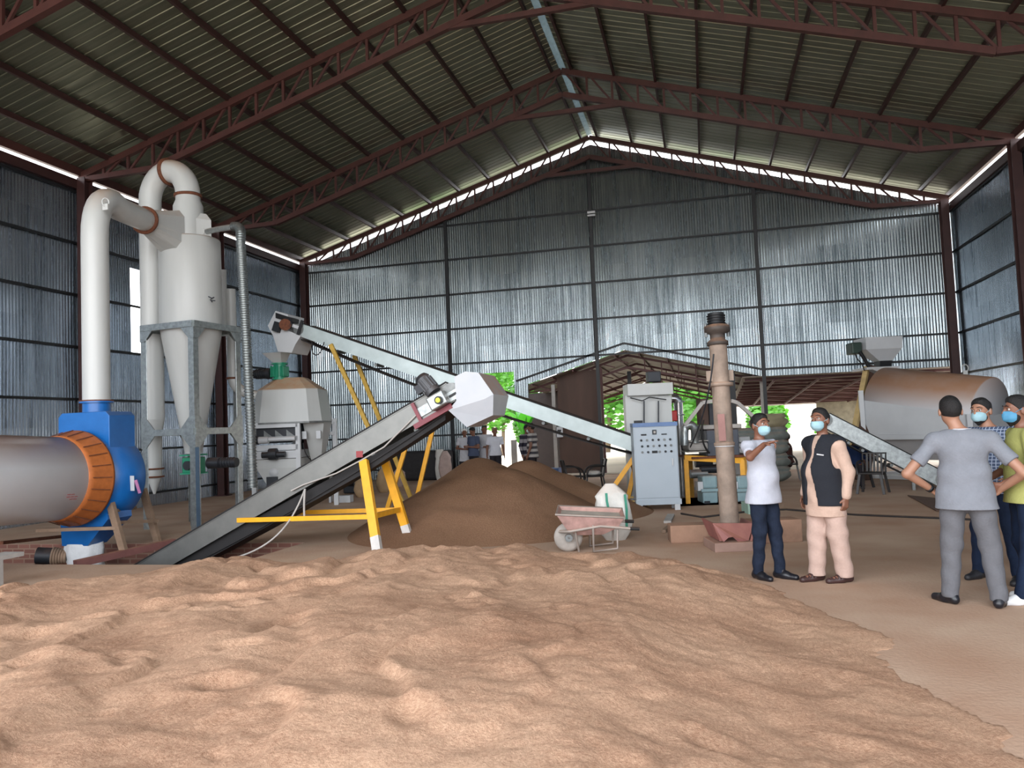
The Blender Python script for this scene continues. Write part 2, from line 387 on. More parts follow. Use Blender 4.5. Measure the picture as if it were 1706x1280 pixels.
# --- purlins
PD = [0.27, 1.42, 2.5, 3.58, 4.66, 5.74, 6.82, 7.9, 8.98, 10.06]
for side, nm in ((-1, 'left'), (1, 'right')):
    W_ = (XM-XL) if side < 0 else (XR-XM)
    for k, dd in enumerate(PD):
        x = XM+side*dd
        o = MB().beam((x, YF, roof_z(x)+0.08), (x, YB-0.05, roof_z(x)+0.08), 0.06, 0.12).build('roof_purlin', M_redd)
        tag(o, ('dark red purlin running lengthwise under the %s roof slope, ' % nm)+['right beside the ridge', 'first down from the ridge one', 'second down from the ridge one', 'third down from the ridge one', 'fourth down from the ridge one', 'fifth down from the ridge one', 'sixth down from the ridge one', 'third up from the eave beam', 'second up from the eave beam', 'next to the eave beam'][k], 'purlin', 'roof purlins')
for x, nm in ((XL+0.02, 'left'), (XR+0.04, 'right')):
    b = MB(); b.beam((x, YF, HE+0.07), (x, YB-0.1, HE+0.07), 0.10, 0.20); 
    o = b.build('eave_beam', M_red); tag(o, 'red eave beam along the top of the %s wall' % nm, 'beam', 'eave beams')
    o = MB().beam((x, YF, HE-(0.25 if nm == 'left' else 0.30)), (x, YB-0.3, HE-(0.25 if nm == 'left' else 0.30)), 0.12, 0.22).build('eave_beam', M_redd); tag(o, 'dark red beam under the bright slit of the %s wall' % nm, 'beam', 'eave beams')
# --- girts (thin dark rails the sheets are screwed to)
names = ['lowest', 'second lowest', 'third lowest', 'fourth lowest', 'third highest', 'second highest', 'highest']
cxs = [XL+0.3, -8.55, -3.39, 1.88, XR-0.2]
cxs[1] = (PY(742, 370, L0).x+PY(757, 760, L0).x)/2; cxs[2] = (PY(982, 290, L0).x+PY(993, 570, L0).x)/2; cxs[3] = (PY(1257, 318, L0).x+PY(1270, 630, L0).x)/2
for k, z in enumerate(GZ):
    b = MB()
    segs = [(XL, XR)]
    if z < 3.2: segs = [(XL, dl)]
    elif z < sa.z-0.2:
        zz = z
        f = (z-s0.z)/(sa.z-s0.z); xa = s0.x+(sa.x-s0.x)*f-0.35; xb = sa.x+(s1.x-sa.x)*(sa.z-z)/(sa.z-s1.z)+0.5
        segs = [(XL, xa), (xb, XR)] if z > s1.z else [(XL, dl)]
    for a_, c_ in segs: b.beam((a_, WY-0.05, z), (c_, WY-0.05, z), 0.05, 0.055)
    tag(b.build('wall_girt', M_black), 'dark horizontal rail on the back wall, %s' % names[k], 'wall rail', 'horizontal rails on the back wall')
b = MB(); z = 8.9; xo = (HR-0.5-z)/(HR-HE)*(XM-XL); b.beam((XM-xo, WY-0.05, z), (XM+xo, WY-0.05, z), 0.05, 0.055)
tag(b.build('wall_girt', M_black), 'dark horizontal rail high in the gable of the back wall', 'wall rail', 'horizontal rails on the back wall')
b = MB(); up = 0.22
b.beam((s0.x-0.4, WY-0.05, s0.z-0.1+up), (sa.x, WY-0.05, sa.z+up), 0.05, 0.06); b.beam((sa.x, WY-0.05, sa.z+up), (s1.x, WY-0.05, s1.z+up), 0.05, 0.06); b.beam((s1.x, WY-0.05, s1.z+up), (XR, WY-0.05, s1.z+up), 0.05, 0.06)
tag(b.build('wall_girt', M_black), 'dark rail bent over the gabled opening in the back wall', 'wall rail', 'horizontal rails on the back wall')
for X, nm in ((XL-0.0, 'left'), (XR+0.06, 'right')):
    for k, z in enumerate(GZ):
        tag(MB().beam((X, YF+0.3, z), (X, L0, z), 0.05, 0.055).build('wall_girt', M_black), 'dark horizontal rail on the %s wall, %s' % (nm, names[k]), 'wall rail', 'horizontal rails on the %s wall' % nm)
for k in (1, 2, 3):
    x = cxs[k]; z0 = 0
    o = MB().beam((x, L0-0.06, z0), (x, L0-0.06, roof_z(x)-0.7), 0.11, 0.10).build('wall_post', M_black)
    tag(o, 'dark upright post on the back wall, '+['', 'left of the doorway', 'under the ridge with a small white lamp', 'right of the gabled opening'][k], 'post', 'posts on the back wall')
lamp = thing('tube_lamp', PY(985, 354, L0-0.18), 'small white lamp fitting high on the middle post', 'lamp')
lc = PY(985, 354, L0-0.18)
MB().box(lc, (0.26, 0.08, 0.07)).build('fitting', M_whitec, lamp); MB().box(lc+Vector((0, 0, -0.1)), (0.26, 0.06, 0.05)).build('fitting', M_whitec, lamp)
MB().box(lc+Vector((0, 0.03, -0.05)), (0.10, 0.04, 0.2)).build('bracket', M_black, lamp)
# --- floor with the pit under the drum
M_floor = bpy.data.materials.new('dusty_floor'); M_floor.use_nodes = True
def floor_nodes(m):
    N = m.node_tree.nodes; L = m.node_tree.links; b = N['Principled BSDF']; b.inputs['Roughness'].default_value = 0.8
    b.inputs['Specular IOR Level'].default_value = 0.3
    g = N.new('ShaderNodeNewGeometry')
    n1 = N.new('ShaderNodeTexNoise'); n1.inputs['Scale'].default_value = 0.5; n1.inputs['Detail'].default_value = 8; n1.inputs['Roughness'].default_value = 0.62; L.new(g.outputs['Position'], n1.inputs['Vector'])
    mp = N.new('ShaderNodeMapping'); mp.inputs['Scale'].default_value = (0.8, 1.0, 1); L.new(g.outputs['Position'], mp.inputs[0])
    n2 = N.new('ShaderNodeTexNoise'); n2.inputs['Scale'].default_value = 1.3; n2.inputs['Detail'].default_value = 8; L.new(mp.outputs[0], n2.inputs['Vector'])
    r1 = N.new('ShaderNodeValToRGB'); r1.color_ramp.elements[0].position = 0.32; r1.color_ramp.elements[0].color = srgb(172, 136, 112); r1.color_ramp.elements[1].position = 0.70; r1.color_ramp.elements[1].color = srgb(198, 172, 150)
    ad = N.new('ShaderNodeMath'); ad.operation = 'ADD'; L.new(n1.outputs['Fac'], ad.inputs[0]); L.new(n2.outputs['Fac'], ad.inputs[1])
    hf = N.new('ShaderNodeMath'); hf.operation = 'MULTIPLY'; hf.inputs[1].default_value = 0.5; L.new(ad.outputs[0], hf.inputs[0]); L.new(hf.outputs[0], r1.inputs['Fac'])
    L.new(r1.outputs['Color'], b.inputs['Base Color'])
    n3 = N.new('ShaderNodeTexNoise'); n3.inputs['Scale'].default_value = 30; n3.inputs['Detail'].default_value = 5; L.new(g.outputs['Position'], n3.inputs['Vector'])
    bp = N.new('ShaderNodeBump'); bp.inputs['Strength'].default_value = 0.25; bp.inputs['Distance'].default_value = 0.02; L.new(n3.outputs['Fac'], bp.inputs['Height']); L.new(bp.outputs[0], b.inputs['Normal'])
floor_nodes(M_floor)
pa, pb = G(0, 938), G(455, 925)
PX0, PX1, PY0, PY1 = XL+2.0, G(440, 925).x, G(200, 941).y, G(200, 941).y+1.95
f = MB()
X0, X1, Y0, Y1 = XL-0.1, XR+0.2, YF, L0+0.1
f.add([(X0, Y0, 0), (X1, Y0, 0), (X1, Y1, 0), (X0, Y1, 0), (PX0, PY0, 0), (PX1, PY0, 0), (PX1, PY1, 0), (PX0, PY1, 0)],
      [(0, 1, 5, 4), (1, 2, 6, 5), (2, 3, 7, 6), (3, 0, 4, 7)])
tag(f.build('floor', M_floor), kind='structure')
def brick_mat():
    m = bpy.data.materials.new('red_brick'); m.use_nodes = True; N = m.node_tree.nodes; L = m.node_tree.links; b = N['Principled BSDF']; b.inputs['Roughness'].default_value = 0.9
    tc = N.new('ShaderNodeNewGeometry'); sx = N.new('ShaderNodeSeparateXYZ'); L.new(tc.outputs['Position'], sx.inputs[0]); ad = N.new('ShaderNodeMath'); L.new(sx.outputs[0], ad.inputs[0]); L.new(sx.outputs[1], ad.inputs[1])
    cb = N.new('ShaderNodeCombineXYZ'); L.new(ad.outputs[0], cb.inputs[0]); L.new(sx.outputs[2], cb.inputs[1])
    br = N.new('ShaderNodeTexBrick'); br.inputs['Scale'].default_value = 1.0; br.inputs['Brick Width'].default_value = 0.24; br.inputs['Row Height'].default_value = 0.085; br.inputs['Mortar Size'].default_value = 0.012
    br.inputs['Color1'].default_value = srgb(136, 92, 80); br.inputs['Color2'].default_value = srgb(118, 78, 68); br.inputs['Mortar'].default_value = srgb(146, 118, 102); L.new(cb.outputs[0], br.inputs['Vector'])
    L.new(br.outputs['Color'], b.inputs['Base Color']); return m
M_brick = brick_mat()
p = MB(); zb_ = -0.75
p.add([(PX0, PY0, 0), (PX1, PY0, 0), (PX1, PY1, 0), (PX0, PY1, 0), (PX0, PY0, zb_), (PX1, PY0, zb_), (PX1, PY1, zb_), (PX0, PY1, zb_)], [(0, 1, 5, 4), (1, 2, 6, 5), (2, 3, 7, 6), (3, 0, 4, 7), (4, 5, 6, 7)])
tag(p.build('wall_pit', M_brick), kind='structure')
# --- outside
M_out = mat('pale_outside_ground', srgb(206, 190, 168), 0.95, 0, var=0.2, scale=0.4)
for nm, (x0, x1, y0, y1) in (('ground', (-60, 60, L0+0.1, 95)), ('ground.001', (-60, 60, -60, YF)), ('ground.002', (-60, XL-0.1, YF, L0+0.1)), ('ground.003', (XR+0.2, 60, YF, L0+0.1))):
    tag(MB().add([(x0, y0, -0.01), (x1, y0, -0.01), (x1, y1, -0.01), (x0, y1, -0.01)], [(0, 1, 2, 3)]).build(nm, M_out), kind='structure')
# ================================================================== low shed and trees behind the back wall
M_shed = mat('brown_shed_sheet', srgb(112, 98, 88), 0.6, 0.3, var=0.2, scale=2)
M_brown = mat('brown_panel', srgb(84, 62, 52), 0.7, 0, var=0.25, scale=2, streak=True)
M_maroon = mat('maroon_steel', srgb(84, 48, 46), 0.6, 0.1)
YS0, YS1 = 26.35, 41.0
zr = sa.z+0.0
def shed_slab(name, pts, m):
    tag(MB().prism(pts, (0, 0, 0.03)).build(name, m), kind='structure')
ell = (s0.x-0.3, s0.z-0.10); elr = (s1.x+0.2, s1.z+0.0)
shed_slab('roof_of_low_shed', [(ell[0], YS0, ell[1]), (sa.x, YS0, zr), (sa.x, YS1, zr-0.25), (ell[0], YS1, ell[1]-0.25)], M_shed)
shed_slab('roof_of_low_shed.001', [(sa.x, YS0, zr), (elr[0], YS0, elr[1]), (elr[0], YS1, elr[1]-0.5), (sa.x, YS1, zr-0.25)], M_shed)
shed_slab('roof_of_low_shed.002', [(s1.x-0.6, YS0, s1.z-0.0), (XR+1.5, YS0, s1.z-0.0), (XR+1.5, YS1, s1.z-0.75), (s1.x-0.6, YS1, s1.z-0.75)], M_shed)
for i, Y in enumerate((27.2, 30.6, 34.0, 37.4, 40.8)):
    t = thing('shed_truss', (sa.x, Y, 3), 'maroon lattice truss of the low shed, ' + ['nearest the opening', 'second from the opening', 'third from the opening', 'fourth from the opening', 'at its far end'][i], 'roof truss', 'trusses of the low shed')
    zt1 = zr-0.08-(Y-YS0)*0.017; zl = ell[1]-0.08-(Y-YS0)*0.017; zrr = elr[1]-0.08-(Y-YS0)*0.03
    b = MB(); b.beam((ell[0], Y, zl), (sa.x, Y, zt1), 0.06, 0.08); b.beam((sa.x, Y, zt1), (elr[0], Y, zrr), 0.06, 0.08); b.build('top_chord', M_maroon, t)
    b = MB(); b.beam((ell[0], Y, zl-0.05), (ell[0]+1.2, Y, zl+0.02), 0.05); b.beam((ell[0]+1.2, Y, zl+0.02), (sa.x, Y, zt1-0.42), 0.05, 0.07); b.beam((sa.x, Y, zt1-0.42), (elr[0]-1.4, Y, zrr), 0.05, 0.07); b.build('bottom_chord', M_maroon, t)
    for k in range(1, 8):
        q = k/8; xa = ell[0]+(sa.x-ell[0])*q; za = zl+(zt1-zl)*q; xb = xa+(sa.x-ell[0])/8
        MB().beam((xa, Y, za), (min(xb, sa.x), Y, za-0.12), 0.035).build('web_bar', M_maroon, t)
        xa = elr[0]+(sa.x-elr[0])*q; za = zrr+(zt1-zrr)*q
        MB().beam((xa, Y, za), (xa, Y, za-0.38*min(1, q*2)), 0.035).build('web_bar', M_maroon, t)
for k in range(11):
    Y = 26.9+k*1.2
    b = MB(); z = s1.z-0.035-(Y-YS0)*0.0512; b.beam((s1.x-0.5, Y, z), (XR+1.4, Y, z), 0.06, 0.08)
    tag(b.build('shed_purlin', M_maroon), 'maroon purlin across the flat low shed roof, ' + ('%s counted from the opening' % ['one', 'two', 'three', 'four', 'five', 'six', 'seven', 'eight', 'nine', 'ten', 'eleven', 'twelve'][k]), 'purlin', 'purlins of the low shed')
for k in range(5):
    x = s1.x+0.4+k*1.4
    b = MB(); b.beam((x, YS0+0.3, s1.z-0.125), (x, YS1-2.2, s1.z-0.74), 0.05, 0.07)
    for j in range(6): b.beam((x, YS0+0.5+2*j, s1.z-0.14-j*0.102), (x+1.2, YS0+1.7+2*j, s1.z-0.20-j*0.102), 0.03)
    tag(b.build('shed_rafter', M_maroon), 'maroon rafter under the flat low shed roof, ' + ['first right of the tall post', 'second right of the tall post', 'third right of the tall post', 'fourth right of the tall post', 'farthest right'][k], 'rafter', 'rafters of the low shed')
for side, xe, ze in ((-1, ell[0], ell[1]), (1, elr[0], elr[1])):
    for k in range(5):
        q = (k+0.5)/5; x = sa.x+(xe-sa.x)*q; z = zr+(ze-zr)*q-0.04
        tag(MB().beam((x, YS0, z), (x, YS1, z-0.25-(0.25*q if side > 0 else 0)), 0.05, 0.06).build('shed_purlin', M_maroon), 'maroon purlin under the %s slope of the low shed, ' % ('left' if side < 0 else 'right') + ['first below the ridge', 'second below the ridge', 'third below the ridge', 'fourth below the ridge', 'next to the eave'][k], 'purlin', 'purlins of the low shed')
# partition; added dark panel behind it stands in for the shaded interior
def panel(name, px0, px1, Y, ztop, m, zb=0.0, th=0.06):
    a = PY(px0, 700, Y).x; c = PY(px1, 700, Y).x
    return MB().box(((a+c)/2, Y, (ztop+zb)/2), (abs(c-a), th, ztop-zb)).build(name, m)
tag(panel('wall_partition', 931, 998, 27.0, 3.55, M_brown), kind='structure')
tag(panel('wall_shade_panel', 872, 940, 30.5, 3.0, mat('shaded_interior_dark', srgb(60, 48, 46), 0.8)), kind='structure')
def post(px, Y, z0, z1, wd, m, label, name='shed_post'):
    p = PY(px, 700, Y); return tag(MB().box((p.x, Y, (z0+z1)/2), (wd, wd, z1-z0)).build(name, m), label, 'post')
M_pale = mat('pale_post', srgb(170, 165, 160), 0.7)
post(924, 26.6, 0, 3.1, 0.12, M_pale, 'pale upright post in front of the brown partition with the notice')
post(1004, 26.8, 0, 3.6, 0.12, M_maroon, 'dark maroon post at the right edge of the brown partition')
post(1052, 29.5, 0, 3.6, 0.14, M_black, 'dark post just left of the white elevator casing')
post(1219, 26.7, 0, 3.2, 0.34, M_black, 'thick dark post behind the screw conveyor tube')
post(1272, 27.4, 0, 3.1, 0.10, M_pale, 'thin grey post above the pile of sacks')
n = thing('notice_sign', PY(933, 720, 26.5), 'small white notice with a dark mark beside the pale post', 'sign')
c_ = PY(932, 720, 26.86); c_.x = PY(932, 720, 26.86).x
c_ = PY(932, 720, 26.55)
MB().box(c_, (0.24, 0.02, 0.36)).build('board', M_whitec, n)
b = MB(); b.box(c_+Vector((0, -0.014, 0.05)), (0.13, 0.008, 0.06)); b.box(c_+Vector((0.02, -0.014, 0.0)), (0.05, 0.008, 0.06)); b.build('printed_mark', M_black, n)
MB().box(c_+Vector((0, 0.17, 0.05)), (0.03, 0.32, 0.03)).build('bracket', M_black, n)
# stone wall far right
b = PY(1362, 700, 39.5); c2 = PY(1470, 700, 39.5)
tag(MB().box(((b.x+c2.x)/2, 39.5, 1.35), (c2.x-b.x, 0.3, 2.7)).build('wall_stone', mat('khaki_masonry', srgb(150, 142, 122), 0.9, var=0.35, scale=3, bump=0.5, bscale=5)), kind='structure')
# --- vegetation
def leaf_mat(name, c):
    m = bpy.data.materials.new(name); m.use_nodes = True; N = m.node_tree.nodes; L = m.node_tree.links
    b = N['Principled BSDF']; b.inputs['Roughness'].default_value = 0.5; b.inputs['Base Color'].default_value = c
    t = N.new('ShaderNodeBsdfTranslucent'); t.inputs['Color'].default_value = (c[0]*1.3, c[1]*1.5, c[2]*0.8, 1); mx = N.new('ShaderNodeMixShader'); mx.inputs[0].default_value = 0.4
    L.new(b.outputs[0], mx.inputs[1]); L.new(t.outputs[0], mx.inputs[2]); L.new(mx.outputs[0], N['Material Output'].inputs[0])
    return m
M_leaf = leaf_mat('bright_leaves', srgb(86, 142, 52)); M_leaf2 = leaf_mat('banana_leaves', srgb(70, 150, 40)); M_bark = mat('bark', srgb(96, 80, 62), 0.9)
def blob_tree(name, x, y, h, r, n, label, cat='tree', group=None, m=None, z0=0.0, ls=0.2):
    t = thing(name, (x, y, z0), label, cat, group)
    g = random.Random(int(x*10+y)); vs = []; fs = []
    blobs = [(Vector((g.uniform(-1, 1)*r*0.5, g.uniform(-1, 1)*r*0.5, h*0.35+g.random()*h*0.6)), r*g.uniform(0.45, 0.75)) for _ in range(9)]
    for i in range(n):
        c, rr = g.choice(blobs); d = Vector((g.gauss(0, 1), g.gauss(0, 1), g.gauss(0, 1))).normalized()
        p = c + d*rr*(0.6+0.45*g.random()); s_, t_, _ = basis(d + Vector((g.uniform(-.6, .6), g.uniform(-.6, .6), g.uniform(-.6, .6))))
        l = ls*g.uniform(0.6, 1.3); k = len(vs); p = p+Vector((x, y, z0))
        vs += [p-s_*l, p+t_*l*0.45, p+s_*l, p-t_*l*0.45]; fs.append((k, k+1, k+2, k+3))
    b = MB(); b.add(vs, fs); b.build('foliage', m or M_leaf, t)
    b = MB(); b.tube([(x, y, z0), (x+0.1*r, y, z0+h*0.35), (x, y, z0+h*0.7)], [0.06*r+0.04, 0.05*r+0.03, 0.02], 8); b.build('trunk', M_bark, t)
trs = [(800, 35, 7.2, 2.5, 'leafy green tree filling the top of the back doorway'), (876, 31.6, 3.6, 0.9, 'bright green bush at the right side of the back doorway'), (836, 46, 6.4, 1.4, 'pale green tree far behind the back doorway'),
       (1010, 46, 5.2, 2.4, 'green tree seen through the low shed, left of the white elevator casing'), (1120, 52, 5.6, 2.4, 'green tree seen through the low shed above the red valve'), (1175, 45, 5.0, 2.1, 'green tree seen through the low shed left of the screw tube'),
       (1275, 55, 2.5, 1.5, 'distant green shrubs behind the pile of sacks'), (1400, 61, 2.4, 1.6, 'distant green shrubs left of the masonry wall')]
for px, Y, h, r, lb in trs:
    p = PY(px, 715, Y); blob_tree('leafy_tree', p.x, Y, h, r, 2600 if Y < 40 else 1800, lb, group='trees outside', ls=0.17 if Y < 40 else 0.26)
# banana plant by the doorway
p = PY(873, 720, 28.5); t = thing('banana_plant', (p.x, p.y, 0), 'broad leaved green plant right of the back doorway', 'plant')
MB().tube([(p.x, p.y, 0), (p.x, p.y, 1.5)], [0.1, 0.06], 8).build('stem', M_bark, t)
for k in range(7):
    a = k*0.95; q = bez((p.x, p.y, 1.2), (p.x+0.25*math.cos(a), p.y+0.25*math.sin(a), 2.0), (p.x+0.6*math.cos(a), p.y+0.6*math.sin(a), 2.5), (p.x+1.0*math.cos(a), p.y+1.0*math.sin(a), 2.0), 9)
    s_ = Vector((-math.sin(a), math.cos(a), 0)); vs = []; 
    for i, w_ in enumerate([.02, .1, .16, .19, .2, .19, .17, .13, .07, .01]): vs += [q[i]-s_*w_+Vector((0, 0, 0.05)), q[i], q[i]+s_*w_+Vector((0, 0, 0.05))]
    MB().add(vs, [(3*i+j, 3*i+j+1, 3*i+j+4, 3*i+j+3) for i in range(9) for j in (0, 1)], True).build('leaf', M_leaf2, t)
# hill
xs_ = np.linspace(-45, 45, 46); ys_ = np.linspace(62, 92, 16)
V = np.zeros((46, 16, 3)); V[..., 0] = xs_[:, None]; V[..., 1] = ys_[None]; V[..., 2] = (1-np.cos(np.clip((ys_[None]-62)/30, 0, 1)*math.pi))*2.6*(0.8+0.3*np.sin(xs_[:, None]*0.13+1))-0.05
tag(obj_grid('hill', V.reshape(-1, 3), 46, 16, M_out), kind='structure')

# ================================================================== husk piles
def husk_mat(name, c1, c2, bs=55):
    m = bpy.data.materials.new(name); m.use_nodes = True; N = m.node_tree.nodes; L = m.node_tree.links; b = N['Principled BSDF']
    b.inputs['Roughness'].default_value = 0.9; b.inputs['Specular IOR Level'].default_value = 0.15
    g = N.new('ShaderNodeNewGeometry')
    n1 = N.new('ShaderNodeTexNoise'); n1.inputs['Scale'].default_value = 42; n1.inputs['Detail'].default_value = 5; n1.inputs['Roughness'].default_value = 0.8; L.new(g.outputs['Position'], n1.inputs['Vector'])
    n2 = N.new('ShaderNodeTexNoise'); n2.inputs['Scale'].default_value = 0.9; n2.inputs['Detail'].default_value = 6; L.new(g.outputs['Position'], n2.inputs['Vector'])
    a = N.new('ShaderNodeMath'); a.operation = 'MULTIPLY_ADD'; a.inputs[1].default_value = 0.62; L.new(n1.outputs['Fac'], a.inputs[0])
    h = N.new('ShaderNodeMath'); h.operation = 'MULTIPLY'; h.inputs[1].default_value = 0.38; L.new(n2.outputs['Fac'], h.inputs[0]); L.new(h.outputs[0], a.inputs[2])
    r = N.new('ShaderNodeValToRGB'); r.color_ramp.elements[0].position = 0.36; r.color_ramp.elements[0].color = c1; r.color_ramp.elements[1].position = 0.64; r.color_ramp.elements[1].color = c2; L.new(a.outputs[0], r.inputs['Fac'])
    L.new(r.outputs['Color'], b.inputs['Base Color'])
    n3 = N.new('ShaderNodeTexNoise'); n3.inputs['Scale'].default_value = bs; n3.inputs['Detail'].default_value = 6; n3.inputs['Roughness'].default_value = 0.75; L.new(g.outputs['Position'], n3.inputs['Vector'])
    bp = N.new('ShaderNodeBump'); bp.inputs['Strength'].default_value = 0.7; bp.inputs['Distance'].default_value = 0.03; L.new(n3.outputs['Fac'], bp.inputs['Height']); L.new(bp.outputs[0], b.inputs['Normal'])
    return m
def vnoise(x, y, s, seed):
    rs = np.random.RandomState(seed); T_ = rs.rand(64, 64); x = x/s; y = y/s
    xi = np.floor(x).astype(int); yi = np.floor(y).astype(int); fx = x-xi; fy = y-yi; fx = fx*fx*(3-2*fx); fy = fy*fy*(3-2*fy)
    g = lambda a, b_: T_[a % 64, b_ % 64]
    return (g(xi, yi)*(1-fx)*(1-fy)+g(xi+1, yi)*fx*(1-fy)+g(xi, yi+1)*(1-fx)*fy+g(xi+1, yi+1)*fx*fy)-0.5
def poly_dist(px_, py_, poly):
    """signed distance to polygon, positive inside"""
    d = np.full(px_.shape, 1e9); ins = np.zeros(px_.shape, bool); n = len(poly)
    for i in range(n):
        ax, ay = poly[i]; bx, by = poly[(i+1) % n]
        ex, ey = bx-ax, by-ay; wx_, wy_ = px_-ax, py_-ay
        t = np.clip((wx_*ex+wy_*ey)/(ex*ex+ey*ey), 0, 1); d = np.minimum(d, (wx_-ex*t)**2+(wy_-ey*t)**2)
        c = (ay > py_) != (by > py_)
        xx = ax+(py_-ay)/(by-ay+1e-12)*ex; ins ^= c & (px_ < xx)
    return np.where(ins, 1, -1)*np.sqrt(d)
M_husk = husk_mat('rice_husk', srgb(160, 118, 92), srgb(220, 180, 150))
M_husk2 = husk_mat('ground_husk', srgb(128, 95, 73), srgb(154, 119, 93), 40)
hs = 0.24
edge_px = [(-260, 1045), (0, 1014), (60, 1004), (130, 990), (200, 962), (250, 948), (330, 944), (420, 930), (500, 940), (560, 938), (630, 930), (700, 928), (770, 925), (820, 920), (860, 913), (905, 913), (950, 920), (1010, 926), (1060, 926), (1110, 928), (1150, 932), (1200, 938), (1260, 955), (1330, 985), (1400, 1015), (1450, 1035), (1490, 1048)]
poly = []
for a_, b_ in edge_px:
    k = 0.10 if 150 < a_ < 1250 else 0.03
    g_ = G(a_, b_, k); poly.append((g_.x, g_.y))
for a_, b_ in [(1496, 1070), (1512, 1100), (1545, 1130), (1600, 1165), (1660, 1200), (1720, 1235), (1800, 1290)]:
    g_ = G(a_, b_, 0); poly.append((g_.x, g_.y))
poly += [(2.6, 1.2), (2.6, -1.6), (-6.5, -1.6), (-8.5, 2.0)]
def pile_height(x, y):
    d = poly_dist(x, y, poly)+0.30*vnoise(x, y, 0.7, 41)+0.14*vnoise(x, y, 0.22, 42)+0.05*vnoise(x, y, 0.07, 43)-0.06; dd = np.maximum(d, 0)
    right = np.clip((x+0.4-(y-7)*0.15)/2.2, 0, 1)
    H = 0.30*(1-0.5*right)
    h = H*(1-np.exp(-dd/(0.5+1.3*right)))
    m = np.clip(dd/0.8, 0, 1)
    h += m*(0.15*vnoise(x, y*0.7, 1.7, 1)+0.07*vnoise(x+3, y*0.6, 0.75, 2))
    lf = np.clip(1-(x+3.0)/3.5, 0.35, 1)
    h += m*lf*(0.06*vnoise(x*1.2+y*.3, y*0.6, 0.36, 3) - 0.035*np.maximum(0, vnoise(x+9, y, 0.42, 4)-0.12)*2)
    rid = np.abs(vnoise(x*0.9+y*0.35, y*0.45-x*0.35, 0.9, 6)); h += m*0.13*(0.25-rid)
    h += np.clip(dd/0.3, 0, 1)*(0.022*vnoise(x, y*0.7, 0.13, 5)+0.014*vnoise(x, y, 0.055, 8))
    sw = (vnoise(x*0.9, y*0.5, 1.25, 31)+0.25*vnoise(x, y*0.7, 0.35, 32)+0.5)*3.6+y*0.30; tt = sw-np.floor(sw); h += m*0.060*np.where(tt < 0.86, tt/0.86, (1-tt)/0.14)*np.clip(0.5+vnoise(x, y, 2.1, 33)*2.5, 0, 1)
    rs = np.random.RandomState(11)
    for _ in range(150):           # footprints and scoops
        cx, cy = rs.uniform(-7.5, 2.2), rs.uniform(1.5, 9.2); s = rs.uniform(0.035, 0.12); a = rs.uniform(0, 3.14)
        if cx > -1.6 and rs.rand() < 0.8: continue
        u_ = (x-cx)*math.cos(a)+(y-cy)*math.sin(a); v_ = -(x-cx)*math.sin(a)+(y-cy)*math.cos(a)
        q = (u_/(s*1.6))**2+(v_/s)**2; h += m*(-0.42*s*np.exp(-q*1.6)*np.clip(1+0.9*v_/s, 0, 2)+0.10*s*np.exp(-(q-2.2)**2))
    h = np.maximum(h, -0.005)
    return np.where(d < 0, -0.05, h+0.001)
def pile_obj(name, fn, x0, x1, y0, y1, st, m, label):
    x = np.arange(x0, x1, st); y = np.arange(y0, y1, st); X, Y = np.meshgrid(x, y, indexing='ij'); Z = fn(X, Y)
    k = Z > -0.03; mk = k[:-1, :-1] | k[1:, :-1] | k[:-1, 1:] | k[1:, 1:]
    o = obj_grid(name, np.stack([X, Y, Z], -1).reshape(-1, 3), len(x), len(y), m, mk)
    return tag(o, label, 'husk pile', kind='stuff')
px_ = [p_[0] for p_ in poly]; py_ = [p_[1] for p_ in poly]
pile_obj('rice_husk_spread', pile_height, min(px_), max(px_), min(py_), max(py_)+0.1, 0.028, M_husk, 'broad low spread of pale brown rice husk covering the foreground floor')
def cone_pile(peaks):
    def fn(x, y):
        h = np.full(x.shape, -1.0)
        for cx, cy, H, rx, ry in peaks:
            q = np.sqrt(((x-cx)/rx)**2+((y-cy)/ry)**2); h1 = H*(1-q) ; h1 = np.where(q < 0.16, H*(1-0.08-(q/0.16)**2*0.08), h1)
            h = np.where(h > h1+0.05, h, np.maximum(h, h1)) if False else np.logaddexp(h*14, h1*14)/14
        h += np.clip(h*3, 0, 1)*(0.13*(0.25-np.abs(vnoise(x, y, 1.2, 25)))+0.09*vnoise(x, y, 0.9, 21)+0.03*vnoise(x, y, 0.3, 22)+0.008*vnoise(x, y, 0.08, 23))
        return np.where(h < -0.04, -0.05, h)
    return fn
pk = P(795, 768, 13.9); pk2 = P(876, 774, 15.6); pk3 = P(742, 806, 13.2)
pile_obj('ground_husk_heap', cone_pile([(pk.x, pk.y, pk.z+0.10, 2.1, 2.7), (pk3.x, pk3.y, pk3.z+0.03, 1.45, 1.9), (P(850, 800, 13.4).x, P(850, 800, 13.4).y, 0.98, 1.9, 2.2)]), pk.x-3.6, pk.x+4.2, pk.y-3.6, pk.y+3.4, 0.05, M_husk2, 'large heap of brown ground husk under the near conveyor head')
pile_obj('ground_husk_heap', cone_pile([(pk2.x, pk2.y, pk2.z+0.12, 1.9, 2.3), (pk2.x+0.8, pk2.y-0.4, 0.75, 1.7, 2.0)]), pk2.x-2.6, pk2.x+3.4, pk2.y-3, pk2.y+3, 0.05, M_husk2, 'second heap of brown husk behind the large one, towards the chairs')
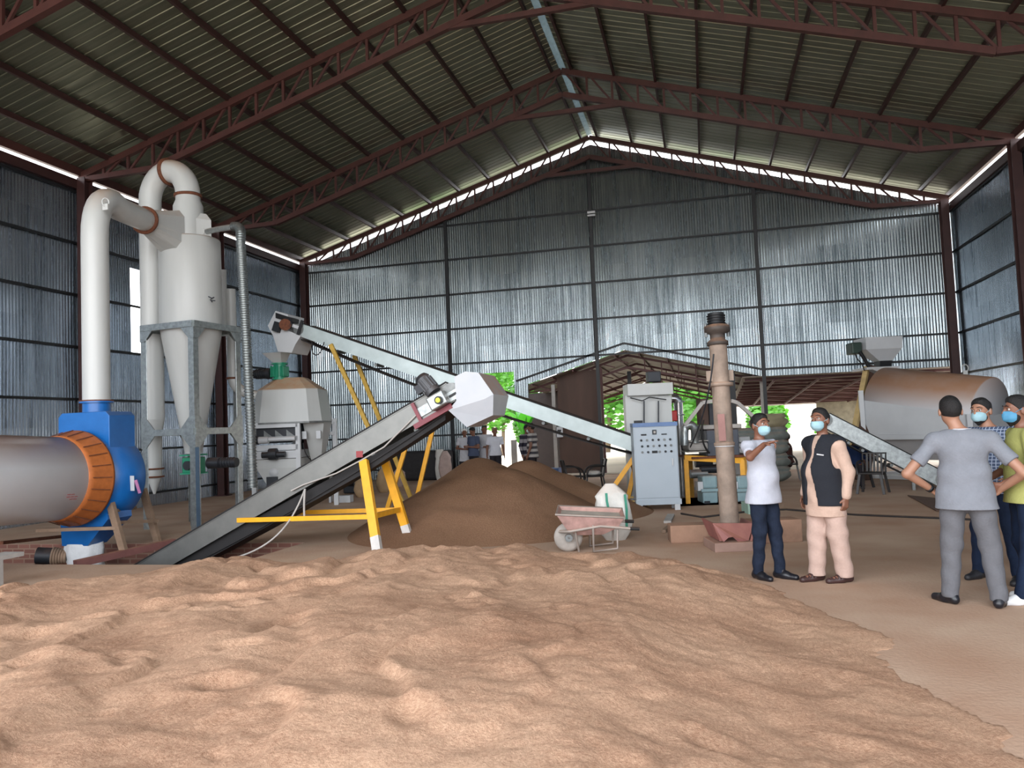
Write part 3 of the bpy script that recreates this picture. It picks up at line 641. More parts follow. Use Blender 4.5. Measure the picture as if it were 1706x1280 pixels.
# ================================================================== rotary dryer drum and blue chamber
AX = Vector((0, 1, -0.05)).normalized()
Cr = P(121, 797, 12.0)
M_drum = mat('drum_white', srgb(226, 229, 234), 0.4, 0, var=0.04, scale=2.0, dust=1.0, dlo=0.22, dpatch=0.85, dcol=srgb(158, 116, 90))
t = thing('dryer_drum', (Cr.x, Cr.y-2.5, 0), 'large white rotary dryer drum lying at the left edge, dusted brown on top', 'dryer drum')
b = MB(); b.lathe(Cr-AX*0.32, -AX, [(0, 0.60), (0.02, 0.625), (6.2, 0.625), (6.22, 0.60)], 56); b.build('shell', M_drum, t)
b = MB(); b.lathe(Cr-AX*2.9, -AX, [(0, 0.63), (0, 0.70), (0.14, 0.70), (0.14, 0.63)], 56); b.build('riding_ring', M_galvd, t)
b = MB(); b.lathe(Cr-AX*0.36, AX, [(0, 0.61), (0.0, 0.635), (0.10, 0.64), (0.36, 0.735), (0.40, 0.735), (0.40, 0.60)], 56); srg = b.build('seal_ring', M_oran, t, label='orange-brown flared end ring of the drum')
b = MB(); s_, t_, _ = basis(AX)
for k in range(32):
    a = 2*math.pi*k/32; d = s_*math.cos(a)+t_*math.sin(a); b.cyl(Cr+d*0.70+AX*0.0, Cr+d*0.70+AX*(-0.035), 0.012, n=8)
b.build('ring_bolt', M_galv, srg)
for k in range(24):
    a = 2*math.pi*k/24; d = s_*math.cos(a)+t_*math.sin(a)
    MB().beam(Cr-AX*0.30+d*0.648, Cr-AX*0.02+d*0.735, 0.012, 0.012).build('rib', M_rust, srg)
b = MB(); wpt = lambda a, h, rr=0.6265: Cr-AX*h+Vector((math.sin(a)*rr, 0, math.cos(a)*rr))
for i in range(3):
    for j in range(3): b.box(wpt(1.95+0.06*i, 0.55+0.07*j, 0.628), (0.02, 0.05, 0.008)) if (i+j) % 4 else None
b.build('red_stencil_mark', mat('red_mark', srgb(170, 70, 70), 0.6), t)
for k, h in enumerate((2.7, 5.2)):
    for s in (-1, 1):
        r_ = thing('support_roller', (Cr.x+s*0.42, Cr.y-h, 0), 'steel support roller under the drum, %s pair, %s side' % (['far', 'near'][k], ['left', 'right'][s > 0]), 'roller', 'rollers under the dryer drum')
        c0 = Vector((Cr.x+s*0.42, Cr.y-h, 0.42+0.05*h-0.05)); MB().cyl(c0-Vector((0, .08, 0)), c0+Vector((0, .08, 0)), 0.13, n=20).build('wheel', M_galvd, r_)
        MB().box((c0.x, c0.y, (c0.z-0.13)/2), (0.26, 0.3, c0.z-0.13)).build('bearing_block', M_rust, r_)
# --- blue chamber
t = thing('blue_chamber', (Cr.x, Cr.y+0.7, zb_), 'blue steel discharge chamber behind the drum, brown dust on its shoulders', 'dust chamber')
c0 = Cr+AX*0.10
MB().lathe(c0, AX, [(0, 0.60), (0.0, 0.70), (0.62, 0.72), (0.66, 0.70), (0.70, 0.0)], 48).build('round_casing', M_blue, t)
Yf = Cr.y+0.17
x0, x1 = PY(97, 700, Yf).x, PY(182, 700, Yf).x; zt_ = PY(140, 687, Yf).z; yb = Yf+0.56
prof = [(x0, 1.0), (x1, 1.0), (x1, zt_-0.07), (x1-0.07, zt_), (x0+0.07, zt_), (x0, zt_-0.07)]
MB().prism([(a_, Yf, z_) for a_, z_ in prof], (0, yb-Yf, 0)).build('upper_box', M_blue, t, bevel=0.01)
fb = P(143, 906, Cr.y and 12.55); ft_z = 0.75
lo = lambda cx, cy, hx, hy, z: [(cx-hx, cy-hy, z), (cx+hx, cy-hy, z), (cx+hx, cy+hy, z), (cx-hx, cy+hy, z)]
fz = P(145, 905, 12.5).z; fcx = P(150, 905, 12.5).x; fcy = Cr.y+0.42
MB().loft([lo(Cr.x+0.02, fcy, 0.46, 0.26, 0.62), lo(Cr.x+0.05, fcy, 0.44, 0.26, P(150, 862, 12.5).z), lo(fcx, fcy, 0.24, 0.20, fz)]).build('funnel', M_blue, t)
pc = P(161, 676, 12.5)
b = MB(); b.cyl((pc.x, pc.y, zt_-0.02), (pc.x, pc.y, zt_+0.16), 0.205, n=28); b.build('collar', M_blue, t)
MB().cyl((pc.x, pc.y, zt_+0.15), (pc.x, pc.y, zt_+0.175), 0.25, n=28).build('flange', M_blue, t)
hc = c0+AX*0.3+Vector((0.70, 0, 0.02)).normalized()*0.725
b = MB(); q0 = P(221, 792, 12.15); q1 = P(227, 818, 12.1)
b.beam(P(220, 793, 12.2), P(221, 818, 12.2), 0.07, 0.01); b.build('paper_sticker', M_whitec, t)
MB().beam(P(226, 800, 12.2), P(233, 822, 12.2), 0.05, 0.012).build('pink_strip', mat('pink_strip', srgb(170, 110, 150), 0.6), t)
# cloth sleeve
b = MB(); loops = []
for i in range(9):
    z = fz+0.02-(fz+0.50)*i/8*1.0; loop = []
    for k in range(28):
        a = 2*math.pi*k/28; rr = 0.27+0.012*math.sin(a*7+i*0.4)+0.012*math.sin(i*1.3)+0.015*(i/8)
        loop.append((fcx+rr*1.08*math.cos(a), fcy+rr*0.9*math.sin(a), z+0.012*math.sin(3*a)))
    loops.append(loop)
b.loft(loops, smooth=True); o = b.build('cloth_sleeve', mat('white_cloth', srgb(222, 224, 226), 0.85, 0, var=0.1, scale=8, bump=0.3)); tag(o, 'white cloth sleeve tied round the blue funnel outlet in the pit', 'cloth sleeve')
# tan trestle beside the chamber
M_tan = mat('dusty_timber', srgb(142, 118, 98), 0.8, 0, var=0.25, scale=6)
t = thing('steel_trestle', P(215, 900, 12.6), 'tan dusty trestle with splayed legs leaning beside the blue chamber', 'trestle')
A_ = [((184, 838, 12.0), (206, 918, 12.0)), ((238, 815, 13.2), (264, 908, 13.2))]
for p0, p1 in A_: MB().beam(P(*p0), G(p1[0], p1[1]) if False else P(*p1), 0.11, 0.07).build('leg', M_tan, t)
for p0, p1 in (((60, 884, 11.6), (194, 880, 12.0)), ((190, 871, 12.1), (262, 868, 13.1)), ((186, 852, 12.0), (225, 846, 13.0))): MB().beam(P(*p0), P(*p1), 0.05).build('crossbar', M_tan, t)
# pit motor with coils
t = thing('pit_motor', P(80, 930, 12.9), 'dark ribbed motor half hidden in the pit left of the cloth sleeve', 'motor')
m0 = P(62, 926, 12.2); m1 = P(114, 928, 12.3)
MB().cyl(m0, m0+(m1-m0)*0.5, 0.13, n=20).build('housing', M_dark, t)
b = MB()
for k in range(6): q = m0+(m1-m0)*(0.52+0.08*k); b.lathe(q, m1-m0, [(-0.018, 0.10), (-0.01, 0.145-0.008*k), (0.01, 0.145-0.008*k), (0.018, 0.10)], 20)
b.build('cooling_rib', M_tan, t); MB().cyl(m0, m1, 0.07, n=16).build('shaft', M_galvd, t)
MB().box(m0+(m1-m0)*0.4+Vector((0, 0, -0.22)), (0.5, 0.3, 0.2)).build('base', M_rust, t)
tag(MB().beam(P(0, 905, 11.9), P(160, 888, 14.5), 0.10, 0.05).build('steel_bar', M_rust), 'rusty bar lying low across the pit at the left edge', 'bar')
tag(MB().beam(P(125, 940, 11.4), P(290, 903, 12.6), 0.12, 0.10).build('steel_channel', mat('maroon_channel', srgb(112, 70, 66), 0.7, dust=0.5)), 'maroon steel channel lying across the pit in front of the cloth sleeve', 'channel')
# grey board at the very left
t = thing('wooden_stool', G(4, 982), 'pale board with a short leg cut off by the left edge', 'stool')
g_ = G(3, 980); MB().box(g_+Vector((-0.13, 0.1, 0.36)), (0.3, 0.4, 0.05)).build('top', M_pale, t); MB().box(g_+Vector((0.0, -0.03, 0.17)), (0.05, 0.05, 0.34)).build('leg', M_pale, t); MB().box(g_+Vector((-0.24, 0.2, 0.17)), (0.05, 0.05, 0.34)).build('leg', M_pale, t)

# ================================================================== tall white duct
def lug(c, d=Vector((1, 0, 0)), r=0.05):
    c = Vector(c); b = MB(); pts = [c+d*(r*math.cos(a))+Vector((0, 0, r*1.3*math.sin(a)+r*1.2)) for a in [2*math.pi*i/14 for i in range(15)]]
    b.tube(pts, 0.013, 6); b.box(c+Vector((0, 0, -0.02)), (0.10, 0.03, 0.10)); return b
t = thing('white_duct', (pc.x, pc.y, zt_), 'tall white duct rising from the blue chamber and bending to the cyclone', 'duct')
zt2 = P(169, 392, 12.5).z; T0 = Vector((pc.x, pc.y, zt2)); E0 = P(241, 367, 14.5)
inn = P(262, 376, 14.95)-E0; inn.normalize()
path = [Vector((pc.x, pc.y, zt_+0.17)), Vector((pc.x, pc.y, zt2-1.0)), T0]+bez(T0, T0+Vector((0, 0, 0.62)), T0+(E0-T0)*0.22+Vector((0, 0, 0.70)), T0+(E0-T0)*0.45+Vector((0, 0, 0.36)), 10)[1:]+[E0]
MB().tube(path, 0.205, 30).build('pipe', M_white, t)
b = MB(); b.lathe(E0-inn*0.02, inn, [(0, 0.2), (0, 0.26), (0.04, 0.26), (0.04, 0.2)], 30); b.build('flange', M_rust, t, label='rusty brown flange at the end of the duct')
b = MB(); b.lathe((pc.x, pc.y, zt_+0.175), (0, 0, 1), [(0, 0.25), (0.02, 0.25), (0.02, 0.2)], 28); b.build('foot_flange', M_rust, t)
lug(P(176, 343, 12.5), Vector((0.7, 0.7, 0))).build('lifting_lug', M_white, t)

# ================================================================== cyclone
D = 15.7
Cc = P(318, 500, D); cxx, cyy = Cc.x, Cc.y
def zc(px, py, d): return P(px, py, d).z
za, zb2 = zc(318, 548, D), zc(318, 399, D)
t = thing('cyclone_separator', (cxx, cyy, 0), 'tall white cyclone with a long cone and curved outlet pipe on top', 'cyclone')
MB().lathe((cxx, cyy, 0), (0, 0, 1), [(za, 0.595), (za+0.02, 0.60), (zb2-0.03, 0.585), (zb2, 0.57), (zb2+0.02, 0.0)], 56).build('body', M_white, t)
zcone = zc(318, 752, D)
MB().lathe((cxx, cyy, 0), (0, 0, 1), [(zcone, 0.17), (za-0.03, 0.585), (za, 0.60)], 48).build('cone', M_white, t)
b = MB(); sp_ = P(352, 497, D-0.47)
for k, (dx_, dz_, an) in enumerate(((-0.03, 0.02, 0.5), (0.03, 0.0, -0.4), (0.0, -0.05, 0.9), (0.05, -0.05, 0.2))): b.box(sp_+Vector((dx_, 0.0, dz_)), (0.07, 0.02, 0.018), M=Matrix.Rotation(an, 3, 'Y'))
b.build('scuff_mark', M_dark, t)
zo = zc(314, 347, D); 
oc = P(314, 370, D-0.12); ox, oy = oc.x, oc.y
MB().lathe((ox, oy, 0), (0, 0, 1), [(zb2-0.02, 0.285), (zo, 0.285), (zo+0.12, 0.235), (zo+0.20, 0.235)], 36).build('outlet_pipe', M_white, t)
b = MB(); b.lathe((ox, oy, zo+0.19), (0, 0, 1), [(0, 0.2), (0, 0.265), (0.05, 0.265), (0.05, 0.2)], 32); b.build('outlet_flange', M_rust, t)
S = P(251, 400, 15.9); Zt = zo+0.24
mid = Vector(((ox+S.x)/2, (oy+S.y)/2, Zt)); hh = (Vector((ox, oy, 0))-Vector((S.x, S.y, 0))).length/2
u_ = (Vector((ox, oy, 0))-Vector((S.x, S.y, 0))).normalized()
arcp = [mid+u_*(hh*math.cos(a))+Vector((0, 0, 1))*(hh*1.12*math.sin(a)) for a in [math.pi*i/16 for i in range(17)]]
MB().tube(arcp[:9], [0.235]*4+[0.23]*5, 30).build('bend', M_white, t)
q = arcp[8]; b = MB(); b.lathe(q, -u_, [(-0.03, 0.2), (-0.03, 0.275), (0.03, 0.275), (0.03, 0.2)], 32); b.build('bend_flange', M_rust, t, label='rust stained flange in the middle of the top bend')
# inlet transition
i0 = E0+inn*0.02; s_, t_, _ = basis(inn); L1 = [i0+s_*(0.205*math.cos(a))+t_*(0.205*math.sin(a)) for a in [2*math.pi*(k+0.5)/16 for k in range(16)]]
c1 = P(283, 385, 15.3)
side = Vector((_r0.x, _r0.y, 0)); 
sq = []
for k in range(16):
    a = 2*math.pi*(k+0.5)/16; m_ = max(abs(math.cos(a)), abs(math.sin(a))); sq.append(c1+s_*(0.30*math.cos(a)/m_)+Vector((0, 0, 1))*(0.40*math.sin(a)/m_))
MB().loft([L1, sq, [v+Vector((0.35, 0.35, -0.02)) for v in sq]]).build('inlet', M_white, t)
for p_ in ((355, 396, D-0.1), (297, 300, 15.7)): pass
lug(Vector((cxx+0.42, cyy-0.2, zb2+0.02)), Vector((1, 0, 0)), 0.06).build('lifting_lug', M_white, t)
zv0, zv1 = zc(314, 790, D), zc(314, 760, D)
b = MB(); b.cyl((cxx, cyy, zv1+0.05), (cxx, cyy, zcone), 0.17, n=24); b.build('cone_spout', M_white, t)
t = thing('rotary_valve', (cxx, cyy, zv0), 'green rotary valve under the white cyclone cone', 'valve')
b = MB(); b.box((cxx, cyy, (zv0+zv1)/2), (0.34, 0.30, zv1-zv0-0.04)); b.build('valve_body', M_green, t, bevel=0.03)
for z in (zv0, zv1): MB().box((cxx, cyy, z+0.02), (0.38, 0.36, 0.03)).build('flange', M_green, t)
b = MB(); b.cyl((cxx-0.02, cyy-0.15, (zv0+zv1)/2), (cxx-0.02, cyy-0.2, (zv0+zv1)/2), 0.09, n=18); b.build('bearing_cover', M_dark, t)
mz = (zv0+zv1)/2+0.03
MB().cyl((cxx+0.35, cyy-0.02, mz), (cxx+0.62, cyy-0.02, mz), 0.11, n=18).build('gearbox', M_dark, t)
b = MB(); b.cyl((cxx+0.62, cyy-0.02, mz), (cxx+0.98, cyy-0.02, mz), 0.09, n=18)
for k in range(5): b.lathe((cxx+0.66+k*0.06, cyy-0.02, mz), (1, 0, 0), [(0, .08), (0, .105), (.02, .105), (.02, .08)], 16)
b.build('motor', M_dark, t)
o = MB().cyl((cxx, cyy, 0.0), (cxx, cyy, zv0), 0.085, n=18).build('discharge_pipe', M_galv); tag(o, 'thin galvanised pipe standing under the green rotary valve', 'pipe')
# second duct with small cone
t = thing('return_duct', (S.x, S.y, 0), 'white vertical duct behind the cyclone ending in a small cone', 'duct')
MB().tube(list(reversed([arcp[i] for i in range(8, 17)]))[0:0]+arcp[8:]+[Vector((S.x, S.y, zc(251, 700, 15.9)))], 0.215, 30).build('pipe', M_white, t)
zz = lambda py: zc(253, py, 15.9)
b = MB(); b.lathe((S.x, S.y, 0), (0, 0, 1), [(zz(822), 0.02), (zz(792), 0.15), (zz(780), 0.15), (zz(722), 0.16), (zz(698), 0.215)], 30); b.build('small_cone', M_white, t)
for k, py in enumerate((782, 795)): MB().lathe((S.x, S.y, zz(py)), (0, 0, 1), [(0, 0.12), (0, 0.19), (0.03, 0.19), (0.03, 0.12)], 24).build('clamp_ring', M_rust, t)
lug(arcp[13]+Vector((0, 0, 0.2)), Vector((1, 0, 0)), 0.05).build('lifting_lug', M_white, t)
# support frame
t = thing('cyclone_stand', (cxx, cyy, 0), 'galvanised angle steel frame standing round the white cyclone', 'frame')
u0 = Vector((_r0.x, _r0.y, 0)); v0 = Vector((-_r0.y, _r0.x, 0)); rr = 0.92
ca, sa_ = math.cos(R(24)), math.sin(R(24))
cor = [Vector((cxx, cyy, 0))+(u0*(a*ca-b_*sa_)+v0*(a*sa_+b_*ca))*rr for a, b_ in ((-1, 0), (0, -1), (1, 0), (0, 1))]
zT = za+0.03; zM = zc(318, 720, D)
for k, c_ in enumerate(cor):
    b = MB(); cn = (Vector((cxx, cyy, 0))-c_).normalized(); tn = Vector((-cn.y, cn.x, 0))
    d1 = (cor[(k+1) % 4]-c_).normalized(); d2 = (cor[(k-1) % 4]-c_).normalized()
    for d_ in (d1, d2): b.prism([c_, c_+d_*0.13, c_+d_*0.13+cn*0.01, c_+cn*0.012], (0, 0, zT))
    b.build('leg', M_galv, t)
    if k == 1:
        b = MB(); b.prism([c_-cn*0.012+d1*0.0, c_+d1*0.10-cn*0.012, c_+d1*0.10-cn*0.004, c_-cn*0.004], (0, 0, zM+0.1)); b.build('protective_film', mat('blue_film', srgb(84, 112, 140), 0.4, 0.3), t)
    nx = cor[(k+1) % 4]
    for z in (zT-0.05, zM): MB().beam(c_+Vector((0, 0, z)), nx+Vector((0, 0, z)), 0.07, 0.12, up=(0, 0, 1)).build('crossbeam', M_galv, t)
    for z, sg in ((zT-0.02, (-1,)), (zM, (1, -1))):
        for d_ in (d1, d2):
            for s in sg: MB().prism([c_-cn*0.015+Vector((0, 0, z)), c_-cn*0.015+d_*0.34+Vector((0, 0, z)), c_-cn*0.015+d_*0.34+Vector((0, 0, z+s*0.06)), c_-cn*0.015+d_*0.12+Vector((0, 0, z+s*0.30)), c_-cn*0.015+Vector((0, 0, z+s*0.30))], d_.cross(Vector((0, 0, 1)))*0.008).build('gusset', M_galv, t)
# flexible hose
t = thing('flexible_hose', P(422, 815, 13.9), 'ribbed silver flexible hose hanging down to the near conveyor', 'hose')
pts = bez(P(345, 386, 15.2), P(365, 381, 14.9), P(380, 379, 14.6), P(392, 378, 14.3), 3); pts2 = bez(P(388, 378, 14.3), P(403, 376, 14.2), P(401, 384, 14.1), P(401, 402, 14.1), 8)
MB().tube(pts, 0.055, 14).build('thin_pipe', M_galv, t)
line = pts2+bez(P(401, 402, 14.1), P(405, 480, 14.1), P(416, 640, 13.8), P(421, 815, 13.6), 60)[1:]
# resample with ribs
res = []; 
for i in range(len(line)-1):
    for k in range(5): res.append(line[i]+(line[i+1]-line[i])*(k/5))
rad = [0.080+0.013*math.sin(i*2*math.pi/3.0) for i in range(len(res))]
MB().tube(res, rad, 16).build('hose', mat('silver_hose', srgb(120, 126, 126), 0.42, 0.8, var=0.3, scale=25, dust=0.2), t)
# second dust pipe feeding the cooler
t = thing('dust_pipe', P(385, 500, 17.2), 'white pipe with a rusty band running down beside the cooler', 'pipe')
MB().tube([P(369, 450, 16.9), P(371, 560, 16.9)], 0.10, 20).build('upper_pipe', M_white, t)
MB().tube([P(383, 482, 17.0), P(388, 622, 17.0)]+bez(P(388, 624, 17.0), P(389, 645, 17.0), P(395, 650, 17.0), P(426, 660, 17.1), 6), 0.115, 22).build('lower_pipe', M_white, t)
b = MB(); q = P(388, 632, 17.0); fq = P(386, 640, 17.0); MB().beam((fq.x, fq.y+0.12, 0), (fq.x, fq.y+0.12, fq.z+0.5), 0.06).build('support_post', M_galvd, t); b.lathe(q, (0, 0, 1), [(0, .1), (0, .14), (.04, .14), (.04, .1)], 20); b.build('band', M_rust, t)

# ================================================================== pellet cooler
D = 17.5
O = G(477, 853); O = P(477, 852, D); O.z = 0
def q(px, py, dd=0.0):                                  # a point on the front plane of the cooler
    return P(px, py, D+dd)
def zq(py): return P(477, py, D).z
t = thing('pellet_cooler', O, 'white pellet cooler with a faceted top standing behind the conveyors', 'cooler')
uu = u0; vv = v0
def oct_loop(hx, hy, z, ch=0.3):
    a = []
    for sx, sy in ((-1, -1), (1, -1), (1, 1), (-1, 1)):
        pts_ = [(sx*hx*(1-ch), sy*hy), (sx*hx, sy*hy*(1-ch))]
        if sx*sy < 0: pass
        a.append(pts_ if sx*sy < 0 else pts_[::-1])
    a = [a[0][::1], a[1], a[2], a[3]]
    seq = [(-hx, -hy*(1-ch)), (-hx*(1-ch), -hy), (hx*(1-ch), -hy), (hx, -hy*(1-ch)), (hx, hy*(1-ch)), (hx*(1-ch), hy), (-hx*(1-ch), hy), (-hx, hy*(1-ch))]
    return [O+uu*x_+vv*(y_+0.75)+Vector((0, 0, z)) for x_, y_ in seq]
MB().loft([oct_loop(0.80, 0.75, zq(704)), oct_loop(0.70, 0.68, zq(647))]).build('body', M_white, t)
MB().loft([oct_loop(0.71, 0.69, zq(648)), oct_loop(0.32, 0.3, zq(626))]).build('roof_cap', mat('cap_cream', srgb(205, 190, 165), 0.5, 0, dust=0.75), t)
MB().loft([oct_loop(0.82, 0.77, zq(706)), oct_loop(0.82, 0.77, zq(703))]).build('lower_rim', M_galvd, t)
def lb(x0, x1, y0, y1, z0, z1, M=None):
    b = MB(); pts_ = [O+uu*x_+vv*y_ for x_, y_ in ((x0, y0), (x1, y0), (x1, y1), (x0, y1))]
    return b.prism([p_+Vector((0, 0, z0)) for p_ in pts_], (0, 0, z1-z0))
dx = lambda px: (px-477)*D/F
for x_ in (dx(499), dx(424)): lb(x_-0.05, x_+0.05, 0.0, 0.10, 0, zq(703)).build('leg', M_whitec, t)
for x_ in (dx(541), dx(470)): lb(x_-0.05, x_+0.05, 1.15, 1.25, 0, zq(699)).build('leg', M_whitec, t)
for y0_, y1_ in ((712, 703), (735, 727), (750, 741)): lb(dx(424), dx(499), 0.0, 0.06, zq(y0_), zq(y1_)).build('crossbeam', M_whitec, t)
for y0_, y1_ in ((728, 722), (708, 703)): lb(dx(499), dx(541), 1.1, 1.16, zq(y0_), zq(y1_)).build('crossbeam', M_whitec, t)
lb(dx(424), dx(497), 0.12, 1.2, zq(729), zq(712)).build('slot_box', M_dark, t, label='dark grated slot box')
for k in range(3):
    x_ = dx(440+k*19); MB().prism([O+uu*x_+vv*0.11+Vector((0, 0, zq(728))), O+uu*(x_+0.2)+vv*0.11+Vector((0, 0, zq(728))), O+uu*x_+vv*0.11+Vector((0, 0, zq(716)))], vv*0.03).build('deflector', M_galvd, t)
b = MB(); b.cyl(O+uu*dx(437)-vv*0.06+Vector((0, 0, zq(731))), O+uu*dx(496)-vv*0.06+Vector((0, 0, zq(731))), 0.05, n=14); b.build('cylinder_rod', M_whitec, t)
b = MB(); b.cyl(O+uu*dx(436)-vv*0.08+Vector((0, 0, zq(732))), O+uu*dx(452)-vv*0.08+Vector((0, 0, zq(732))), 0.08, n=16); b.build('air_cylinder', M_whitec, t)
b = MB(); b.cyl(O+uu*dx(426)-vv*0.08+Vector((0, 0, zq(732))), O+uu*dx(436)-vv*0.08+Vector((0, 0, zq(732))), 0.10, n=16); b.build('end_motor', M_dark, t)
b = MB(); b.cyl(O+uu*dx(441)-vv*0.1+Vector((0, 0, zq(757))), O+uu*dx(480)-vv*0.1+Vector((0, 0, zq(757))), 0.07, n=16); b.cyl(O+uu*dx(453)-vv*0.1+Vector((0, 0, zq(756))), O+uu*dx(466)-vv*0.1+Vector((0, 0, zq(756))), 0.13, n=16); b.build('vibration_motor', M_dark, t)
b = MB(); b.loft([[O+uu*dx(a_)+vv*y_+Vector((0, 0, zq(764))) for a_, y_ in ((424, .05), (498, .05), (498, 1.1), (424, 1.1))], [O+uu*dx(a_)+vv*y_+Vector((0, 0, zq(751))) for a_, y_ in ((424, .05), (498, .05), (498, 1.1), (424, 1.1))]]); b.build('sieve_tray', M_whitec, t)
b = MB(); b.loft([[O+uu*dx(a_)+vv*y_+Vector((0, 0, zq(812))) for a_, y_ in ((446, .1), (470, .1), (470, .5), (446, .5))], [O+uu*dx(a_)+vv*y_+Vector((0, 0, zq(780))) for a_, y_ in ((428, .05), (498, .05), (498, 1.0), (428, 1.0))], [O+uu*dx(a_)+vv*y_+Vector((0, 0, zq(765))) for a_, y_ in ((426, .05), (498, .05), (498, 1.1), (426, 1.1))]]); b.build('lower_hopper', M_white, t)
b = MB(); b.loft([[O+uu*dx(a_)+vv*y_+Vector((0, 0, zq(775))) for a_, y_ in ((508, .7), (524, .7), (524, 1.0), (508, 1.0))], [O+uu*dx(a_)+vv*y_+Vector((0, 0, zq(705))) for a_, y_ in ((502, .3), (538, .3), (538, 1.1), (502, 1.1))]]); b.build('side_hopper', M_white, t)
for s in (506, 530): lb(dx(s)-0.05, dx(s)+0.05, 0.20, 0.28, zq(733), zq(720)).build('hinge_block', M_whitec, t)
b = MB(); b.tube(bez(q(505, 738, -0.15), q(508, 760, -0.2), q(515, 765, -0.1), q(523, 770, 0.1)), 0.012, 6); b.build('cable', M_rub, t)
o = lb(dx(445), dx(463), 0.0, 0.3, 0.0, zq(794)).build('feed_box', M_dark); tag(o, 'dark open box under the cooler outlet', 'box')
o = MB().ball(O+uu*dx(455)+vv*0.15+Vector((0, 0, zq(786))), 0.16, (1, 0.8, 0.9)).build('white_bag', M_whitec); tag(o, 'small white bag tied under the cooler outlet', 'bag')
# top valve, hopper, motor
vx = P(466, 612, D+0.75); t = thing('cooler_valve', (vx.x, vx.y, zq(626)), 'green rotary valve with a pale funnel on top of the cooler', 'valve')
zv0, zv1 = zq(628), zq(601)
b = MB(); b.cyl((vx.x, vx.y, zv0), (vx.x, vx.y, zv1), 0.15, n=20); b.box((vx.x, vx.y, (zv0+zv1)/2), (0.34, 0.26, 0.24)); vb_ = b.build('valve_body', M_green, t, bevel=0.01)
for k in range(4): MB().box((vx.x-0.14+k*0.09, vx.y-0.14, (zv0+zv1)/2), (0.02, 0.05, 0.26)).build('fin', M_green, vb_)
for z in (zv0, zv1): MB().cyl((vx.x, vx.y, z-0.01), (vx.x, vx.y, z+0.02), 0.19, n=20).build('flange', M_green, t)
hz0, hz1 = zv1+0.02, zq(582); fx = vx.x-0.08
b = MB(); b.loft([lo(vx.x, vx.y, 0.10, 0.10, hz0), lo(fx, vx.y, 0.24, 0.22, hz1)]); b.build('funnel', M_white, t)
mz = zq(617); b = MB(); b.cyl((vx.x-0.2, vx.y-0.05, mz), (vx.x-0.62, vx.y-0.1, mz), 0.10, n=18); b.cyl((vx.x-0.2, vx.y-0.05, mz), (vx.x-0.30, vx.y-0.06, mz), 0.13, n=18)
for k in range(5): b.lathe((vx.x-0.36-k*0.05, vx.y-0.07-k*0.006, mz), (1, 0.1, 0), [(0, .09), (0, .118), (.02, .118), (.02, .09)], 16)
b.build('motor', M_dark, t)

# ================================================================== belt conveyors
def conveyor(name, label, A, B, Wd, ph, th, m, sag=0.10, clip=None):
    """A lower end, B upper end (near side plate centre line), belt width along +Y"""
    A = Vector(A); B = Vector(B); d = (B-A).normalized(); n = Vector((0, 1, 0)); up = n.cross(d); up = up if up.z > 0 else -up
    t = thing(name, (A.x, A.y+Wd/2, 0 if A.z > 0 else A.z), label, 'belt conveyor')
    for k in (0, 1):
        o_ = n*(Wd*k); b = MB(); b.beam(A+o_, B+o_, 0.03, ph, up=up); 
        for s in (-1, 1): b.beam(A+o_+up*(s*ph/2), B+o_+up*(s*ph/2), 0.05, 0.012, up=up)
        b.build('side_plate', m, t)
    b = MB(); L_ = (B-A).length; N_ = 30; loops = []
    for i in range(N_+1):
        p = A+d*(L_*i/N_)+up*(ph/2+0.012); loops.append([p+n*(-0.02), p+n*(Wd*0.5)-up*0.05, p+n*(Wd+0.02), p+n*(Wd+0.02)+up*0.018, p+n*(Wd*0.5)-up*0.03, p+n*(-0.02)+up*0.018])
    b.loft(loops, smooth=False); b.build('carrying_belt', M_rub, t)
    b = MB(); loops = []
    for i in range(N_+1):
        q_ = i/N_; p = A+d*(L_*q_)-up*(ph/2+0.03+sag*4*q_*(1-q_)+0.02); loops.append([p+n*0.03, p+n*(Wd-0.03), p+n*(Wd-0.03)-up*0.02, p+n*0.03-up*0.02])
    b.loft(loops); b.build('return_belt', M_rub, t)
    for i in range(1, 8):
        p = A+d*(L_*i/8)-up*(ph/2+0.06); MB().cyl(p+n*0.1, p+n*(Wd-0.1), 0.035, n=12).build('idler_roller', M_galvd, t)
    for p in (A, B): MB().cyl(p-n*0.03, p+n*(Wd+0.03), ph*0.46, n=18).build('drum_pulley', M_galvd, t)
    return t, d, up, n
# near conveyor
Yn = 10.25; M_plate = mat('scratched_plate', srgb(116, 118, 116), 0.42, 0.6, var=0.12, scale=5, dust=0.3, bump=0.05, bscale=12)
def yn(px, py, k=0.0): return PY(px, py, Yn+k)
A = yn(212, 968); B = yn(752, 653)
tcv, d, up, n = conveyor('belt_conveyor', 'near belt conveyor with a grey side plate rising from the pit to a white hood', A, B, 0.72, 0.27, 0, M_plate, sag=0.12)
# underside skirt (dark) hanging below the near plate
b = MB(); b.prism([yn(262, 951, 0.06), yn(603, 769, 0.06), yn(742, 690, 0.06), yn(742, 700, 0.06), yn(612, 786, 0.06), yn(320, 946, 0.06)], (0, 0.02, 0)); b.build('belt_skirt', M_rub, tcv)
# thin white cable/edge along plate
b = MB(); b.tube([yn(695, 690, -0.04), yn(640, 745, -0.05), yn(600, 768, -0.05), yn(560, 789, -0.05), yn(505, 808, -0.05), yn(485, 818, -0.05)], 0.012, 6); b.build('edge_cable', M_pale, tcv)
b = MB(); b.box(yn(599, 757, -0.02), (0.10, 0.012, 0.09)); b.build('red_bracket', mat('red_bracket', srgb(150, 60, 64), 0.6), tcv)
